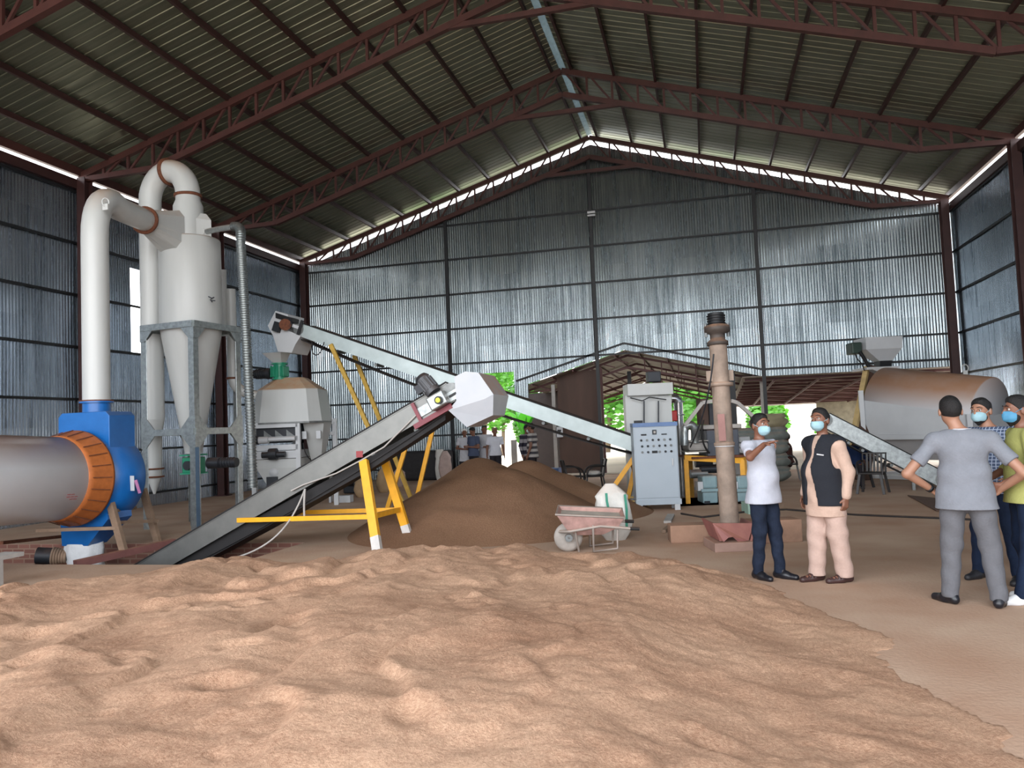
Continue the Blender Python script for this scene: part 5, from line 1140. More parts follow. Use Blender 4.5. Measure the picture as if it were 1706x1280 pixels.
# ---- screener at the right
aR = (u0*0.54-v0*0.84); 
pF = P(1487, 690, 20.4); pN = P(1650, 690, 18.3)
fz_, nz_ = P(1485, 613, 20.4).z, P(1645, 628, 18.3).z
rS = 0.86; cF = Vector((pF.x, pF.y, fz_-rS)); cN = Vector((pN.x, pN.y, nz_-rS)); axS = (cN-cF).normalized()
cF = cF-axS*0.25
t = thing('rotary_screener', (cF.x*0.5+cN.x*0.5, cF.y*0.5+cN.y*0.5, 0), 'large white screener with a rounded brown-dusted top at the right', 'screener')
MB().lathe(cF, axS, [(0, rS*0.9), (0.03, rS), ((cN-cF).length-0.03, rS), ((cN-cF).length, rS*0.97), ((cN-cF).length+0.01, 0)], 48).build('round_housing', mat('screener_white', srgb(206, 209, 214), 0.4, 0, var=0.05, scale=2.5, dust=1.0, dlo=-0.05, dpatch=0.9, dcol=srgb(176, 134, 106)), t)
sn = axS.cross(Vector((0, 0, 1))).normalized(); z_low = 1.05
qF = Vector((cF.x, cF.y, 0)); qN = Vector((cN.x, cN.y, 0))
b = MB(); b.loft([[qF-sn*rS*1.0+Vector((0, 0, z_low)), qF+sn*rS+Vector((0, 0, z_low)), qF+sn*rS+Vector((0, 0, cF.z)), qF-sn*rS+Vector((0, 0, cF.z))], [qN-sn*rS+Vector((0, 0, z_low)), qN+sn*rS+Vector((0, 0, z_low)), qN+sn*rS+Vector((0, 0, cN.z)), qN-sn*rS+Vector((0, 0, cN.z))]]); b.build('side_housing', M_whitec, t)
b = MB(); e_ = axS*0.5; e_.z = 0
b.loft([[qF-sn*0.2+e_+Vector((0, 0, 0.45)), qF+sn*0.2+e_+Vector((0, 0, 0.45)), qN+sn*0.2-e_+Vector((0, 0, 0.45)), qN-sn*0.2-e_+Vector((0, 0, 0.45))], [qF-sn*rS+Vector((0, 0, z_low)), qF+sn*rS+Vector((0, 0, z_low)), qN+sn*rS+Vector((0, 0, z_low)), qN-sn*rS+Vector((0, 0, z_low))]]); b.build('discharge_hopper', M_whitec, t)
for c0_, c1_ in ((qF, qN),):
    for s in (-1, 1):
        for base_, zt__ in ((c0_, cF.z+0.25), (c1_, cN.z)): MB().beam(base_+sn*(s*(rS+0.06)), base_+sn*(s*(rS+0.06))+Vector((0, 0, zt__)), 0.11).build('post', M_whitec, t)
        MB().beam(c0_+sn*(s*(rS+0.06))+Vector((0, 0, 0.06)), c1_+sn*(s*(rS+0.06))+Vector((0, 0, 0.06)), 0.1).build('base_beam', M_whitec, t)
        MB().beam(c0_+sn*(s*(rS+0.05))+Vector((0, 0, z_low)), c1_+sn*(s*(rS+0.05))+Vector((0, 0, z_low)), 0.08, 0.12, up=(0, 0, 1)).build('side_rail', M_whitec, t)
for c_ in (c0_, c1_): MB().beam(c_-sn*(rS+0.06)+Vector((0, 0, 0.06)), c_+sn*(rS+0.06)+Vector((0, 0, 0.06)), 0.1).build('base_beam', M_whitec, t)
lug(P(1608, 616, 18.9)-Vector((0, 0, 0.05)), Vector((1, 0, 0)), 0.07).build('lifting_lug', M_white, t)
# hopper on top
D = 20.6; hp = P(1474, 600, D); t = thing('feed_hopper', (hp.x, hp.y, hp.z), 'white tapered feed hopper above the rounded screener, with a dark motor at its side', 'hopper')
def sq4(px0, px1, py, d0, dp): a = P(px0, py, d0); c_ = P(px1, py, d0); c_.z = a.z = P((px0+px1)/2, py, d0).z; return [a, c_, c_+v0*dp, a+v0*dp]
MB().loft([sq4(1465, 1487, 601, D+0.2, 0.35), sq4(1443, 1503, 581, D, 0.75), sq4(1442, 1504, 561, D, 0.75)]).build('hopper', M_whitec, t)
MB().loft([sq4(1444, 1499, 615, D-0.1, 0.9), sq4(1444, 1499, 611, D-0.1, 0.9)]).build('inlet_plate', M_whitec, t)
MB().loft([sq4(1466, 1486, 612, D+0.2, 0.35), sq4(1466, 1486, 600, D+0.2, 0.35)]).build('neck', M_black, t)
MB().loft([sq4(1470, 1490, 622, D-0.2, 0.7), sq4(1448, 1496, 612, D-0.1, 0.8)]).build('chute', M_whitec, t)
wbx(1420, 1436, 570, 590, D+0.1, 0.4, mat('dark_green_motor', srgb(44, 62, 52), 0.5), 'motor', bev=0.03)
MB().tube([P(1432, 586, D+0.1), P(1440, 598, D+0.1), P(1448, 612, D+0.1)], 0.05, 8).build('bracket', M_black, t)
MB().tube(bez(P(1424, 588, D), P(1428, 604, D), P(1436, 600, D), P(1440, 618, D)), 0.015, 6).build('cable', M_rub, t)
p0 = P(1444, 612, D+0.2); p1 = P(1424, 715, D-0.6); p1b = p1+(p1-p0)*((p1.z)/(p0.z-p1.z))
o = MB().beam(p1b, p0, 0.13, 0.10).build('timber_prop', mat('pale_timber', srgb(196, 170, 118), 0.8, var=0.2)); tag(o, 'pale slanted timber prop beside the feed hopper', 'prop')
o = MB().beam(p1b+u0*0.42+v0*0.1, p0+u0*0.30+v0*0.1, 0.5, 0.05, up=v0).build('dark_tarp', M_brown); tag(o, 'dark brown sheet hanging next to the pale slanted prop', 'sheet')
# inclined chute conveyor in front of the screener
tci, d, up, n = conveyor('belt_conveyor', 'short grey conveyor sloping down in front of the screener, right of the vest man', PY(1570, 800, 18.2), PY(1376, 700, 18.2), 0.5, 0.30, 0, M_galv, sag=0.05)
t = thing('conveyor_stand', (PY(1470, 800, 18.5).x, 18.5, 0), 'grey post stand under the short conveyor by the screener', 'conveyor stand')
for px, py in ((1405, 722), (1520, 780)):
    for k in (0, 0.46): p = PY(px, py, 18.22+k); MB().beam((p.x, p.y, 0), (p.x, p.y, p.z), 0.06).build('leg', M_galvd, t)
# dark flat patch standing in for the pit opening by man in grey
o = MB().prism([G(1512, 826, 0.01), G(1590, 834, 0.01), G(1590, 852, 0.01), G(1560, 852, 0.01)], (0, 0, 0.012)).build('pit_opening_patch', mat('pit_opening_dark', srgb(96, 72, 60), 0.9)); tag(o, 'dark flat patch standing in for a pit opening left of the man in grey', 'pit opening patch')
# ---- chairs
M_chair = mat('dark_plastic', srgb(38, 34, 34), 0.45)
def make_chair(label):
    t = thing('plastic_chair', (0, 0, 0), label, 'chair', 'dark plastic armchairs on the shed floor')
    b = MB(); b.box((0, 0, 0.42), (0.46, 0.44, 0.035)); b.build('seat', M_chair, t, bevel=0.015)
    for sx in (-1, 1):
        for sy in (-1, 1): MB().beam((sx*0.26, sy*0.25, 0), (sx*0.20, sy*0.19, 0.42), 0.05, 0.035).build('leg', M_chair, t)
        MB().tube(bez((sx*0.24, -0.20, 0.40), (sx*0.27, -0.22, 0.66), (sx*0.27, 0.0, 0.68), (sx*0.23, 0.22, 0.66), 8), 0.022, 8).build('armrest', M_chair, t)
    b = MB(); b.tube([(-0.22, 0.20, 0.42), (-0.23, 0.29, 0.82), (0.23, 0.29, 0.82), (0.22, 0.20, 0.42)], 0.022, 8)
    for k in range(5): b.beam((-0.14+0.07*k, 0.21, 0.44), (-0.14+0.07*k, 0.29, 0.82), 0.04, 0.012)
    b.build('backrest', M_chair, t); return t
ch0 = make_chair('dark plastic armchair facing the far conveyor, left one of the pair behind the brown heaps')
cz = lambda px, py: G(px, py)
g_ = cz(958, 823); ch0.location = (g_.x, g_.y, 0); ch0.rotation_euler = (0, 0, 1.9)
WMc = ch0
for (px, py, rz, lb) in ((991, 822, -1.3, 'dark plastic armchair with a white cloth on it, behind the white sack'), (1316, 800, 1.5, 'dark plastic armchair carrying the person in brown between the two near men'), (1455, 822, -0.4, 'dark plastic armchair beside the seated person right of the vest man'), (1428, 812, 0.3, 'dark plastic armchair carrying the seated person right of the vest man')):
    g_ = cz(px, py); dup(ch0, (g_.x, g_.y, 0), rz, lb)
o = sack('white_cloth', (G(991, 822).x, G(991, 822).y, 0.44), 0.36, 0.3, 0.12, 0, M_sackw, 'crumpled white cloth on the seat of the chair behind the white sack', cat='cloth', seed=9)
# yellow rope coil on floor by sack
b = MB(); g_ = G(1056, 848); pts = [g_+Vector((0.28*math.cos(a)*(1+0.2*math.sin(a*0.7)), 0.22*math.sin(a), 0.03+0.006*i)) for i, a in enumerate([0.5*k for k in range(30)])]
tag(MB().tube(pts, 0.022, 6).build('rope_coil', mat('yellow_rope', srgb(190, 160, 100), 0.9)), 'coil of yellowish rope on the floor between the sack and the cabinet', 'rope')
# ---- clutter under/behind the conveyors
M_card = mat('cardboard', srgb(170, 142, 108), 0.85, var=0.15)
def box_at(px, py, w_, d_, h_, rz, m, nm, label, cat='box'):
    g_ = G(px, py); o = MB().box((g_.x, g_.y+d_/2, h_/2), (w_, d_, h_), rz=rz).build(nm, m, bevel=0.008); return tag(o, label, cat)
box_at(569, 838, 0.42, 0.25, 0.17, 0.1, M_whitec, 'white_box', 'low white box on the floor behind the near conveyor')
box_at(547, 838, 0.06, 0.3, 0.34, 0.3, M_whitec, 'white_board', 'narrow white upright board beside the low white box', 'board')
o = sack('paper_sack', (G(597, 830).x, G(597, 830).y+0.2, 0), 0.36, 0.3, 0.5, 0.2, M_card, 'crumpled brown paper sack left of the yellow stand', seed=12)
o = sack('paper_sack', (G(633, 822).x, G(633, 822).y+0.3, 0), 0.42, 0.34, 0.68, 0.5, M_card, 'taller brown paper sack between the yellow stand legs', seed=13)
o = sack('pink_sack', (G(648, 815).x, G(648, 815).y+0.8, 0), 0.4, 0.3, 0.55, 0.5, mat('pinkish_sack', srgb(190, 168, 160), 0.8), 'pale pinkish sack just behind the yellow stand', seed=15)
t = thing('engine_unit', (G(572, 826).x, G(572, 826).y+0.5, 0), 'small dark engine with wires behind the low white box', 'engine')
g_ = G(572, 826)+Vector((0, 0.5, 0)); MB().box(g_+Vector((0, 0, 0.2)), (0.35, 0.3, 0.34)).build('block', M_dark, t, bevel=0.03); MB().cyl(g_+Vector((-0.2, -0.1, 0.33)), g_+Vector((0.18, -0.1, 0.33)), 0.12, n=18).build('flywheel', M_black, t); MB().box(g_+Vector((0.05, 0, 0.44)), (0.2, 0.2, 0.16)).build('air_filter', M_black, t, bevel=0.03)
tag(MB().tube(bez(g_+Vector((0.1, -0.05, 0.6)), g_+Vector((0.3, -0.1, 0.8)), g_+Vector((0.4, 0, 0.4)), g_+Vector((0.3, 0, 0.05))), 0.015, 6).build('fuel_hose', M_rub, t))
# dark bundle along the back wall
b0 = PY(640, 790, 25.3); b1 = PY(752, 790, 25.3)
tag(MB().box(((b0.x+b1.x)/2, 25.4, 0.5), (b1.x-b0.x, 0.5, 1.0)).build('tarp_bundle', mat('black_tarp', srgb(44, 42, 44), 0.7, var=0.3, bump=0.5, bscale=6), bevel=0.1), 'long black covered bundle against the back wall behind the yellow stands', 'bundle')
o = sack('white_can', (PY(733, 780, 24.6).x, 24.6, 0), 0.3, 0.25, 1.05, 0, M_sackw, 'white upright can in front of the black bundle', cat='can', seed=3, top=0.8)
o = sack('pink_sack', (PY(744, 780, 24.6).x, 24.5, 0), 0.42, 0.3, 1.0, 0, _mats['pinkish_sack'], 'pinkish sack right of the white can at the back wall', seed=5)
o = box_at(905, 800, 1.0, 0.5, 0.35, 0.0, mat('blue_plastic', srgb(50, 80, 130), 0.5), 'blue_tub', 'blue tub on the floor in front of the brown partition', 'tub')
# timber gate post in the doorway
p = PY(855, 740, 26.5); tag(MB().box((p.x, 26.6, 0.62), (0.20, 0.06, 1.24)).build('low_gate', M_pale), 'low tan board standing in the right half of the back doorway', 'board')
# ================================================================== people
class SDF:
    """smooth union of rounded shapes on a grid, turned into one continuous surface"""
    def __init__(s): s.p = []
    def cap(s, a, b, r1, r2=None, k=0.03, sc=None): s.p.append(('c', np.array(a, float), np.array(b, float), r1, r1 if r2 is None else r2, k, sc)); return s
    def ell(s, c, r, k=0.03, M=None): s.p.append(('e', np.array(c, float), np.array(r, float), M, None, k, None)); return s
    def box3(s):
        lo = np.full(3, 9.); hi = -lo
        for q in s.p:
            if q[0] == 'c':
                m = max(q[3], q[4])*(1.0 if q[6] is None else max(1, max(q[6]))); lo = np.minimum(lo, np.minimum(q[1], q[2])-m); hi = np.maximum(hi, np.maximum(q[1], q[2])+m)
            else: m = max(q[2]) if q[3] is not None else q[2]; lo = np.minimum(lo, q[1]-m); hi = np.maximum(hi, q[1]+m)
        return lo, hi
    def mesh(s, h, name, m, parent, cuts=(), wr=0.0, wf=30.0, grow=0.0, keep=None, seed=0):
        lo, hi = s.box3(); lo = lo-3*h-grow; hi = hi+3*h+grow
        n = np.ceil((hi-lo)/h).astype(int)+1
        ax = [lo[i]+h*np.arange(n[i]) for i in range(3)]
        Dd = np.full(tuple(n), 0.3, np.float32)
        for q in s.p:
            k = q[5]; mg = max(k, 0.03)+2*h
            if q[0] == 'c':
                r = max(q[3], q[4])*(1.0 if q[6] is None else max(1, max(q[6]))); l = np.minimum(q[1], q[2])-r-mg; u = np.maximum(q[1], q[2])+r+mg
            else: r = (max(q[2]) if q[3] is not None else q[2]); l = q[1]-r-mg; u = q[1]+r+mg
            i0 = np.clip(np.floor((l-lo)/h).astype(int), 0, n); i1 = np.clip(np.ceil((u-lo)/h).astype(int)+1, 0, n)
            if (i1 <= i0).any(): continue
            X, Y, Z_ = np.meshgrid(ax[0][i0[0]:i1[0]], ax[1][i0[1]:i1[1]], ax[2][i0[2]:i1[2]], indexing='ij', sparse=True)
            if q[0] == 'c':
                sx, sy, sz = q[6] or (1, 1, 1)
                a = q[1]; b_ = q[2]; bx, by, bz = (b_-a)/np.array([sx, sy, sz]); dx_, dy_, dz_ = (X-a[0])/sx, (Y-a[1])/sy, (Z_-a[2])/sz
                L2 = bx*bx+by*by+bz*bz+1e-9; t = np.clip((dx_*bx+dy_*by+dz_*bz)/L2, 0, 1)
                d = (np.sqrt((dx_-bx*t)**2+(dy_-by*t)**2+(dz_-bz*t)**2)-(q[3]+(q[4]-q[3])*t))*min(1, sx, sy, sz)**0.5
            else:
                dx_, dy_, dz_ = X-q[1][0], Y-q[1][1], Z_-q[1][2]; rr = q[2]
                if q[3] is not None:
                    Mi = np.array(q[3]).T; ex_ = Mi[0, 0]*dx_+Mi[0, 1]*dy_+Mi[0, 2]*dz_; ey_ = Mi[1, 0]*dx_+Mi[1, 1]*dy_+Mi[1, 2]*dz_; ez_ = Mi[2, 0]*dx_+Mi[2, 1]*dy_+Mi[2, 2]*dz_
                else: ex_, ey_, ez_ = dx_, dy_, dz_
                k0 = np.sqrt((ex_/rr[0])**2+(ey_/rr[1])**2+(ez_/rr[2])**2); k1 = np.sqrt((ex_/rr[0]**2)**2+(ey_/rr[1]**2)**2+(ez_/rr[2]**2)**2)+1e-9; d = k0*(k0-1)/k1
            sl = (slice(i0[0], i1[0]), slice(i0[1], i1[1]), slice(i0[2], i1[2])); c = Dd[sl]
            hh_ = np.maximum(k-np.abs(c-d), 0)/max(k, 1e-6); Dd[sl] = np.minimum(c, d)-hh_*hh_*k*0.25
        X, Y, Z_ = np.meshgrid(*ax, indexing='ij', sparse=True)
        if grow: Dd = Dd-grow
        if wr:
            ph = seed*1.7
            Dd = Dd+(wr*(np.sin(Z_*wf+3.1*np.sin(X*9+ph)+2.3*np.sin(Y*11+ph))*0.6+np.sin(X*wf*0.8+Z_*wf*0.5+ph+2*np.sin(Y*9))*0.4)).astype(np.float32)
        for f_ in cuts: Dd = np.maximum(Dd, f_(X, Y, Z_).astype(np.float32))
        V, Q = surfnet(Dd, lo, h)
        me = bpy.data.meshes.new(name); me.vertices.add(len(V)); me.vertices.foreach_set('co', V.astype(np.float32).ravel())
        me.loops.add(Q.size); me.loops.foreach_set('vertex_index', Q.astype(np.int32).ravel()); me.polygons.add(len(Q))
        me.polygons.foreach_set('loop_start', np.arange(0, Q.size, 4, dtype=np.int32)); me.polygons.foreach_set('loop_total', np.full(len(Q), 4, np.int32))
        me.update(calc_edges=True); me.polygons.foreach_set('use_smooth', np.ones(len(Q), bool)); me.materials.append(m); me.validate()
        o = bpy.data.objects.new(name, me); COL.objects.link(o)
        if parent is not None: o.parent = parent
        return o
def surfnet(Dd, lo, h):
    S_ = Dd < 0; nx, ny, nz = Dd.shape
    c = [S_[i:nx-1+i, j:ny-1+j, k:nz-1+k] for i in (0, 1) for j in (0, 1) for k in (0, 1)]
    cnt = sum(a.astype(np.int8) for a in c); act = (cnt > 0) & (cnt < 8)
    idx = np.full(act.shape, -1, np.int64); I, J, K = np.nonzero(act); idx[I, J, K] = np.arange(len(I))
    acc = np.zeros((len(I), 3)); num = np.zeros(len(I))
    offs = [(i, j, k) for i in (0, 1) for j in (0, 1) for k in (0, 1)]
    for a in range(8):
        for ax_ in range(3):
            if offs[a][ax_]: continue
            b_ = list(offs[a]); b_[ax_] = 1
            va = Dd[I+offs[a][0], J+offs[a][1], K+offs[a][2]].astype(float); vb = Dd[I+b_[0], J+b_[1], K+b_[2]].astype(float)
            m = (va < 0) != (vb < 0); t = np.where(m, va/(va-vb+1e-12), 0)
            p = np.array(offs[a], float)[None]+np.zeros((len(I), 3)); p[:, ax_] += t
            acc[m] += p[m]; num[m] += 1
    V = lo+h*(np.stack([I, J, K], -1)+acc/num[:, None])
    Q = []
    for ax_ in range(3):
        s0_ = [slice(None)]*3; s1_ = [slice(None)]*3; s0_[ax_] = slice(0, -1); s1_[ax_] = slice(1, None)
        A_ = S_[tuple(s0_)]; B_ = S_[tuple(s1_)]; e = A_ != B_; i, j, k = np.nonzero(e); g = np.stack([i, j, k], -1)
        u, v = [(1, 2), (2, 0), (0, 1)][ax_]
        ok = (g[:, u] > 0) & (g[:, v] > 0) & (g[:, u] < Dd.shape[u]-1) & (g[:, v] < Dd.shape[v]-1); g = g[ok]
        inside = A_[g[:, 0], g[:, 1], g[:, 2]]
        def at_(du, dv): q = g.copy(); q[:, u] -= du; q[:, v] -= dv; return idx[q[:, 0], q[:, 1], q[:, 2]]
        quad = np.stack([at_(1, 1), at_(0, 1), at_(0, 0), at_(1, 0)], -1); quad[~inside] = quad[~inside][:, ::-1]; Q.append(quad)
    return V, np.concatenate(Q)

M_skin = mat('skin_brown', srgb(122, 82, 64), 0.5, 0, var=0.08, scale=12)
M_skin2 = mat('skin_tan', srgb(156, 114, 92), 0.5, 0, var=0.08, scale=12)
M_hair = mat('black_hair', srgb(16, 13, 13), 0.6, 0, var=0.3, scale=60, bump=0.6, bscale=120)
M_mask = mat('mask_blue', srgb(150, 186, 196), 0.7, 0, var=0.04)
M_mask2 = mat('mask_pale', srgb(200, 214, 220), 0.7, 0, var=0.04)
M_eye = mat('eye_white', srgb(178, 168, 160), 0.3); M_pup = mat('eye_dark', srgb(20, 14, 12), 0.3)
M_shoe = mat('black_leather', srgb(26, 26, 32), 0.35)
def cloth(nm, c, var=0.08, bump=0.25): return mat(nm, c, 0.85, 0, var=var, scale=14, bump=bump, bscale=60, spec=0.2)
def V3(*a): return np.array(a, float)
def rotz(v, a): c, s = math.cos(a), math.sin(a); return np.array([v[0]*c-v[1]*s, v[0]*s+v[1]*c, v[2]])
def lerp(a, b, t): return a+(b-a)*t
def hand(S_, w_, d, nrm, side, curl=0.5, point=False, s=1.0):
    """w_ wrist, d direction of the fingers, nrm palm normal, side towards the thumb"""
    d = d/np.linalg.norm(d); nrm = nrm-d*nrm.dot(d); nrm /= np.linalg.norm(nrm); side = side-d*side.dot(d)-nrm*side.dot(nrm); side /= np.linalg.norm(side)
    for i, (o_, ln_) in enumerate(((0.028, 0.072), (0.010, 0.080), (-0.010, 0.075), (-0.028, 0.060))):
        kn = w_+d*0.088*s+side*o_*s; S_.cap(w_+d*0.015+side*o_*0.6*s, kn, 0.0145*s, 0.012*s, k=0.015)
        c = 0.12 if (point and i == 0) else curl*(1.0+0.15*i) if not point else 1.15+0.1*i
        d1 = d*math.cos(c*0.6)+nrm*math.sin(c*0.6); d2 = d*math.cos(c*1.5)+nrm*math.sin(c*1.5)
        m_ = kn+d1*ln_*0.55*s; e_ = m_+d2*ln_*0.5*s; S_.cap(kn, m_, 0.0095*s, 0.009*s, k=0.006); S_.cap(m_, e_, 0.009*s, 0.0078*s, k=0.005)
    tb = w_+d*0.03*s+side*0.028*s; td = d*0.65+side*0.65+nrm*0.35; td /= np.linalg.norm(td); tm = tb+td*0.042*s; te = tm+(d*0.85+side*0.2+nrm*0.4)*0.032*s
    S_.cap(tb, tm, 0.0135*s, 0.011*s, k=0.014); S_.cap(tm, te, 0.0105*s, 0.009*s, k=0.006)
def person(loc, rz, label, H=1.72, res=0.008, wide=1.0, belly=0.0, pose=None, head_yaw=0.0, head_pitch=0.0, head_off=(0, 0), skin=None,
           top='shirt', topm=None, hem=0.80, sleeve='short', legm=None, loose=0.0, shoem=None, hair='short', mask=None, beard=False, vest=None, cap=None, seated=False, sandals=False, wr=0.004, seed=0, stripes=None, tag_group=None):
    s = H/1.73; P_ = dict(hipL=V3(-.09, 0, .93), hipR=V3(.09, 0, .93), kneL=V3(-.10, .02, .50), kneR=V3(.10, .02, .50), ankL=V3(-.11, -.02, .085), ankR=V3(.11, -.02, .085), footL=-0.15, footR=0.15,
             shL=V3(-.185*wide, -.01, 1.405), shR=V3(.185*wide, -.01, 1.405), elL=V3(-.25*wide, -.04, 1.12), elR=V3(.25*wide, -.04, 1.12), wrL=V3(-.27*wide, .05, .87), wrR=V3(.27*wide, .05, .87), dz=0.0)
    P_.update(pose or {})
    dz = P_['dz']
    for k_ in list(P_):
        if isinstance(P_[k_], np.ndarray): P_[k_] = P_[k_]*s
    skin = skin or M_skin; t = thing('person', loc, label, 'person', tag_group); WM[t.name] = Matrix.Identity(4); t.rotation_euler = (0, 0, rz)
    up = V3(0, 0, 1); zo = V3(0, 0, dz)*s
    pel = V3(0, 0, .97)*s+zo; abd = V3(0, .01+belly*0.4, 1.12)*s+zo; che = V3(0, 0, 1.30)*s+zo; nk = V3(0, -.01, 1.45)*s+zo
    hc = V3(head_off[0], .02+head_off[1], 1.625)*s+zo
    hy = head_yaw; hp = head_pitch
    def hr(v): v = np.array(v, float)*s*1.06; c, n_ = math.cos(hp), math.sin(hp); v = np.array([v[0], v[1]*c-v[2]*n_, v[1]*n_+v[2]*c]); return hc+rotz(v, hy)
    MH = (Matrix.Rotation(hy, 3, 'Z') @ Matrix.Rotation(hp, 3, 'X')); MH = np.array([list(r_) for r_ in MH])
    B = SDF()
    B.ell(pel, V3(.155*wide, .11, .12)*s, 0.06).ell(abd, V3(.14*wide, .105+belly*0.6, .15)*s, 0.06).ell(che, V3(.155*wide, .11, .16)*s, 0.06)
    B.cap(nk-V3(0, 0, .03)*s, hc+V3(0, -.015, -.06)*s, .056*s, .052*s, 0.03)
    for sd in 'LR':
        B.cap(nk-V3(0, 0, .035)*s, P_['sh'+sd], .05*s, .055*s, 0.05); B.cap(P_['sh'+sd], P_['el'+sd], .050*s, .040*s, 0.03); B.cap(P_['el'+sd], P_['wr'+sd], .040*s, .027*s, 0.02)
        B.cap(P_['hip'+sd], P_['kne'+sd], .082*s, .058*s, 0.04); B.cap(P_['kne'+sd], P_['ank'+sd], .056*s, .036*s, 0.03)
        a = P_['ank'+sd]; fr = rotz(V3(0, 1, 0), -P_['foot'+sd]); B.cap(a+V3(0, 0, -.03)*s, a*V3(1, 1, 0)+fr*0.14*s+V3(0, 0, max(a[2]-.085*s, 0)+.035*s), .034*s, .026*s, 0.02)
        w_ = P_['wr'+sd]; hd = P_.get('hd'+sd); hd = hd if hd is not None else (w_-P_['el'+sd])
        nrm = P_.get('pn'+sd); nrm = nrm if nrm is not None else V3(1 if sd == 'L' else -1, 0, 0); sid = P_.get('th'+sd); sid = sid if sid is not None else V3(0, 1, 0)
        hand(B, w_, hd, nrm, sid, P_.get('curl'+sd, 0.45), P_.get('point'+sd, False), s)
    E_ = lambda c, r, k=0.02: B.ell(hr(c), V3(*r)*s*1.06, k, MH)
    E_((0, -.01, .02), (.075, .094, .092), 0.03); E_((0, .025, -.05), (.056, .062, .062), 0.03); E_((0, .062, -.088), (.024, .02, .018), 0.02)
    B.cap(hr((0, .086, .018)), hr((0, .106, -.022)), .010*s, .015*s, 0.012)
    for x_ in (-1, 1):
        E_((x_*.080, -.012, -.01), (.010, .022, .032), 0.008); B.cap(hr((x_*.016, .088, .026)), hr((x_*.045, .078, .026)), .010*s, .009*s, 0.012)
    B.cap(hr((-.020, .088, -.058)), hr((.020, .088, -.058)), .009*s, .009*s, 0.008)
    B.mesh(res, 'body', skin, t, cuts=[lambda X, Y, Z_: -Z_+0.0+0*X+0*Y])
    if res < 0.012:
        for x_ in (-1, 1):
            c_ = hr((x_*.031, .075, .006)); c_ = hr((x_*.031, .074, .006)); ey_ = MB().ball(c_, .0118*s, n=12, m=8).build('eye', M_eye, t); c2_ = hr((x_*.031, .0828, .006)); MB().ball(c2_, .0058*s, n=10, m=6).build('pupil', M_pup, ey_)
            MB().tube([hr((x_*.014, .097, .030)), hr((x_*.032, .094, .036)), hr((x_*.052, .080, .028))], [.003*s, .0045*s, .002*s], 6).build('eyebrow', M_hair, t)
    r2 = max(res, 0.009)
    # hair
    Hh = SDF(); Hh.ell(hr((0, -.013, .025)), V3(.0815, .099, .098)*s*1.06, 0.02, MH); Hh.ell(hr((0, .02, .078)), V3(.058, .058, .040)*s, 0.03, MH)
    if hair == 'short':
        fr = hr((0, .20, .03)); up_ = hr((0, 0, .1))-hc; up_ /= np.linalg.norm(up_); fw = hr((0, .1, 0))-hc; fw /= np.linalg.norm(fw)
        cut = lambda X, Y, Z_: 1.0*((X-hc[0])*(fw[0]*0.75-up_[0]*0.66)+(Y-hc[1])*(fw[1]*0.75-up_[1]*0.66)+(Z_-hc[2])*(fw[2]*0.75-up_[2]*0.66))-0.012*s
        cut2 = lambda X, Y, Z_: -((X-hc[0])*up_[0]+(Y-hc[1])*up_[1]+(Z_-hc[2])*up_[2])-0.065*s
        if hair and not cap: Hh.mesh(min(r2, .0075) if res < .012 else r2, 'hair', M_hair, t, cuts=[cut, cut2], wr=0.002, wf=80)
        elif hair: Hh.mesh(r2, 'hair', M_hair, t, cuts=[cut, cut2, lambda X, Y, Z_: Z_-(hc[2]+.03)+0*X])
    if cap is not None:
        MB().lathe(hr((0, -.012, .035)), hr((0, -.012, .1))-hr((0, -.012, 0)), [(0, .088*s), (.07*s, .086*s), (.085*s, .07*s), (.09*s, 0)], 24).build('cap', cap, t)
    if beard:
        Bd = SDF(); Bd.ell(hr((0, .028, -.055)), V3(.063, .070, .066)*s*1.06, 0.02, MH); Bd.cap(hr((0, .06, -.09)), hr((0, .058, -.12)), .032*s, .016*s, 0.02)
        Bd.mesh(r2, 'beard', M_hair, t, cuts=[lambda X, Y, Z_: Z_-(hc[2]-.028*s)+0*X], wr=0.002, wf=90)
    if mask is not None:
        fw = hr((0, .1, 0))-hc; fw /= np.linalg.norm(fw)
        Mk = SDF(); Mk.ell(hr((0, .034, -.052)), V3(.066, .078, .062)*s*1.06, 0.02, MH); Mk.cap(hr((0, .098, -.018)), hr((0, .094, -.07)), .016*s, .014*s, 0.03)
        mo_ = Mk.mesh(min(r2, 0.007) if res < 0.012 else r2, 'face_mask', mask, t, cuts=[lambda X, Y, Z_: -((X-hc[0])*fw[0]+(Y-hc[1])*fw[1]+(Z_-hc[2])*fw[2])+0.030*s, lambda X, Y, Z_: Z_-(hc[2]-.008*s)+0*X], wr=0.0012, wf=190)
        if res < 0.012:
            for x_ in (-1, 1): MB().tube([hr((x_*.066, .045, -.02)), hr((x_*.084, .0, .01)), hr((x_*.084, -.02, -.005))], .0025*s, 6).build('ear_loop', mask, mo_)
    # shoes
    for sd in 'LR':
        a = P_['ank'+sd]; fr = rotz(V3(0, 1, 0), -P_['foot'+sd]); z0 = max(a[2]-.085*s, 0); Sh = SDF(); g0 = a*V3(1, 1, 0)+V3(0, 0, z0)
        Sh.cap(g0-fr*.045*s+V3(0, 0, .04)*s, g0+fr*.06*s+V3(0, 0, .042)*s, .040*s, .043*s, 0.02); Sh.cap(g0+fr*.05*s+V3(0, 0, .03)*s, g0+fr*.175*s+V3(0, 0, .024)*s, .045*s, .034*s, 0.03)
        if not sandals: Sh.cap(g0-fr*.02*s+V3(0, 0, .07)*s, g0+fr*.005*s+V3(0, 0, .095)*s, .045*s, .045*s, 0.02)
        zc_ = z0
        cuts = [lambda X, Y, Z_: zc_-Z_+0*X]
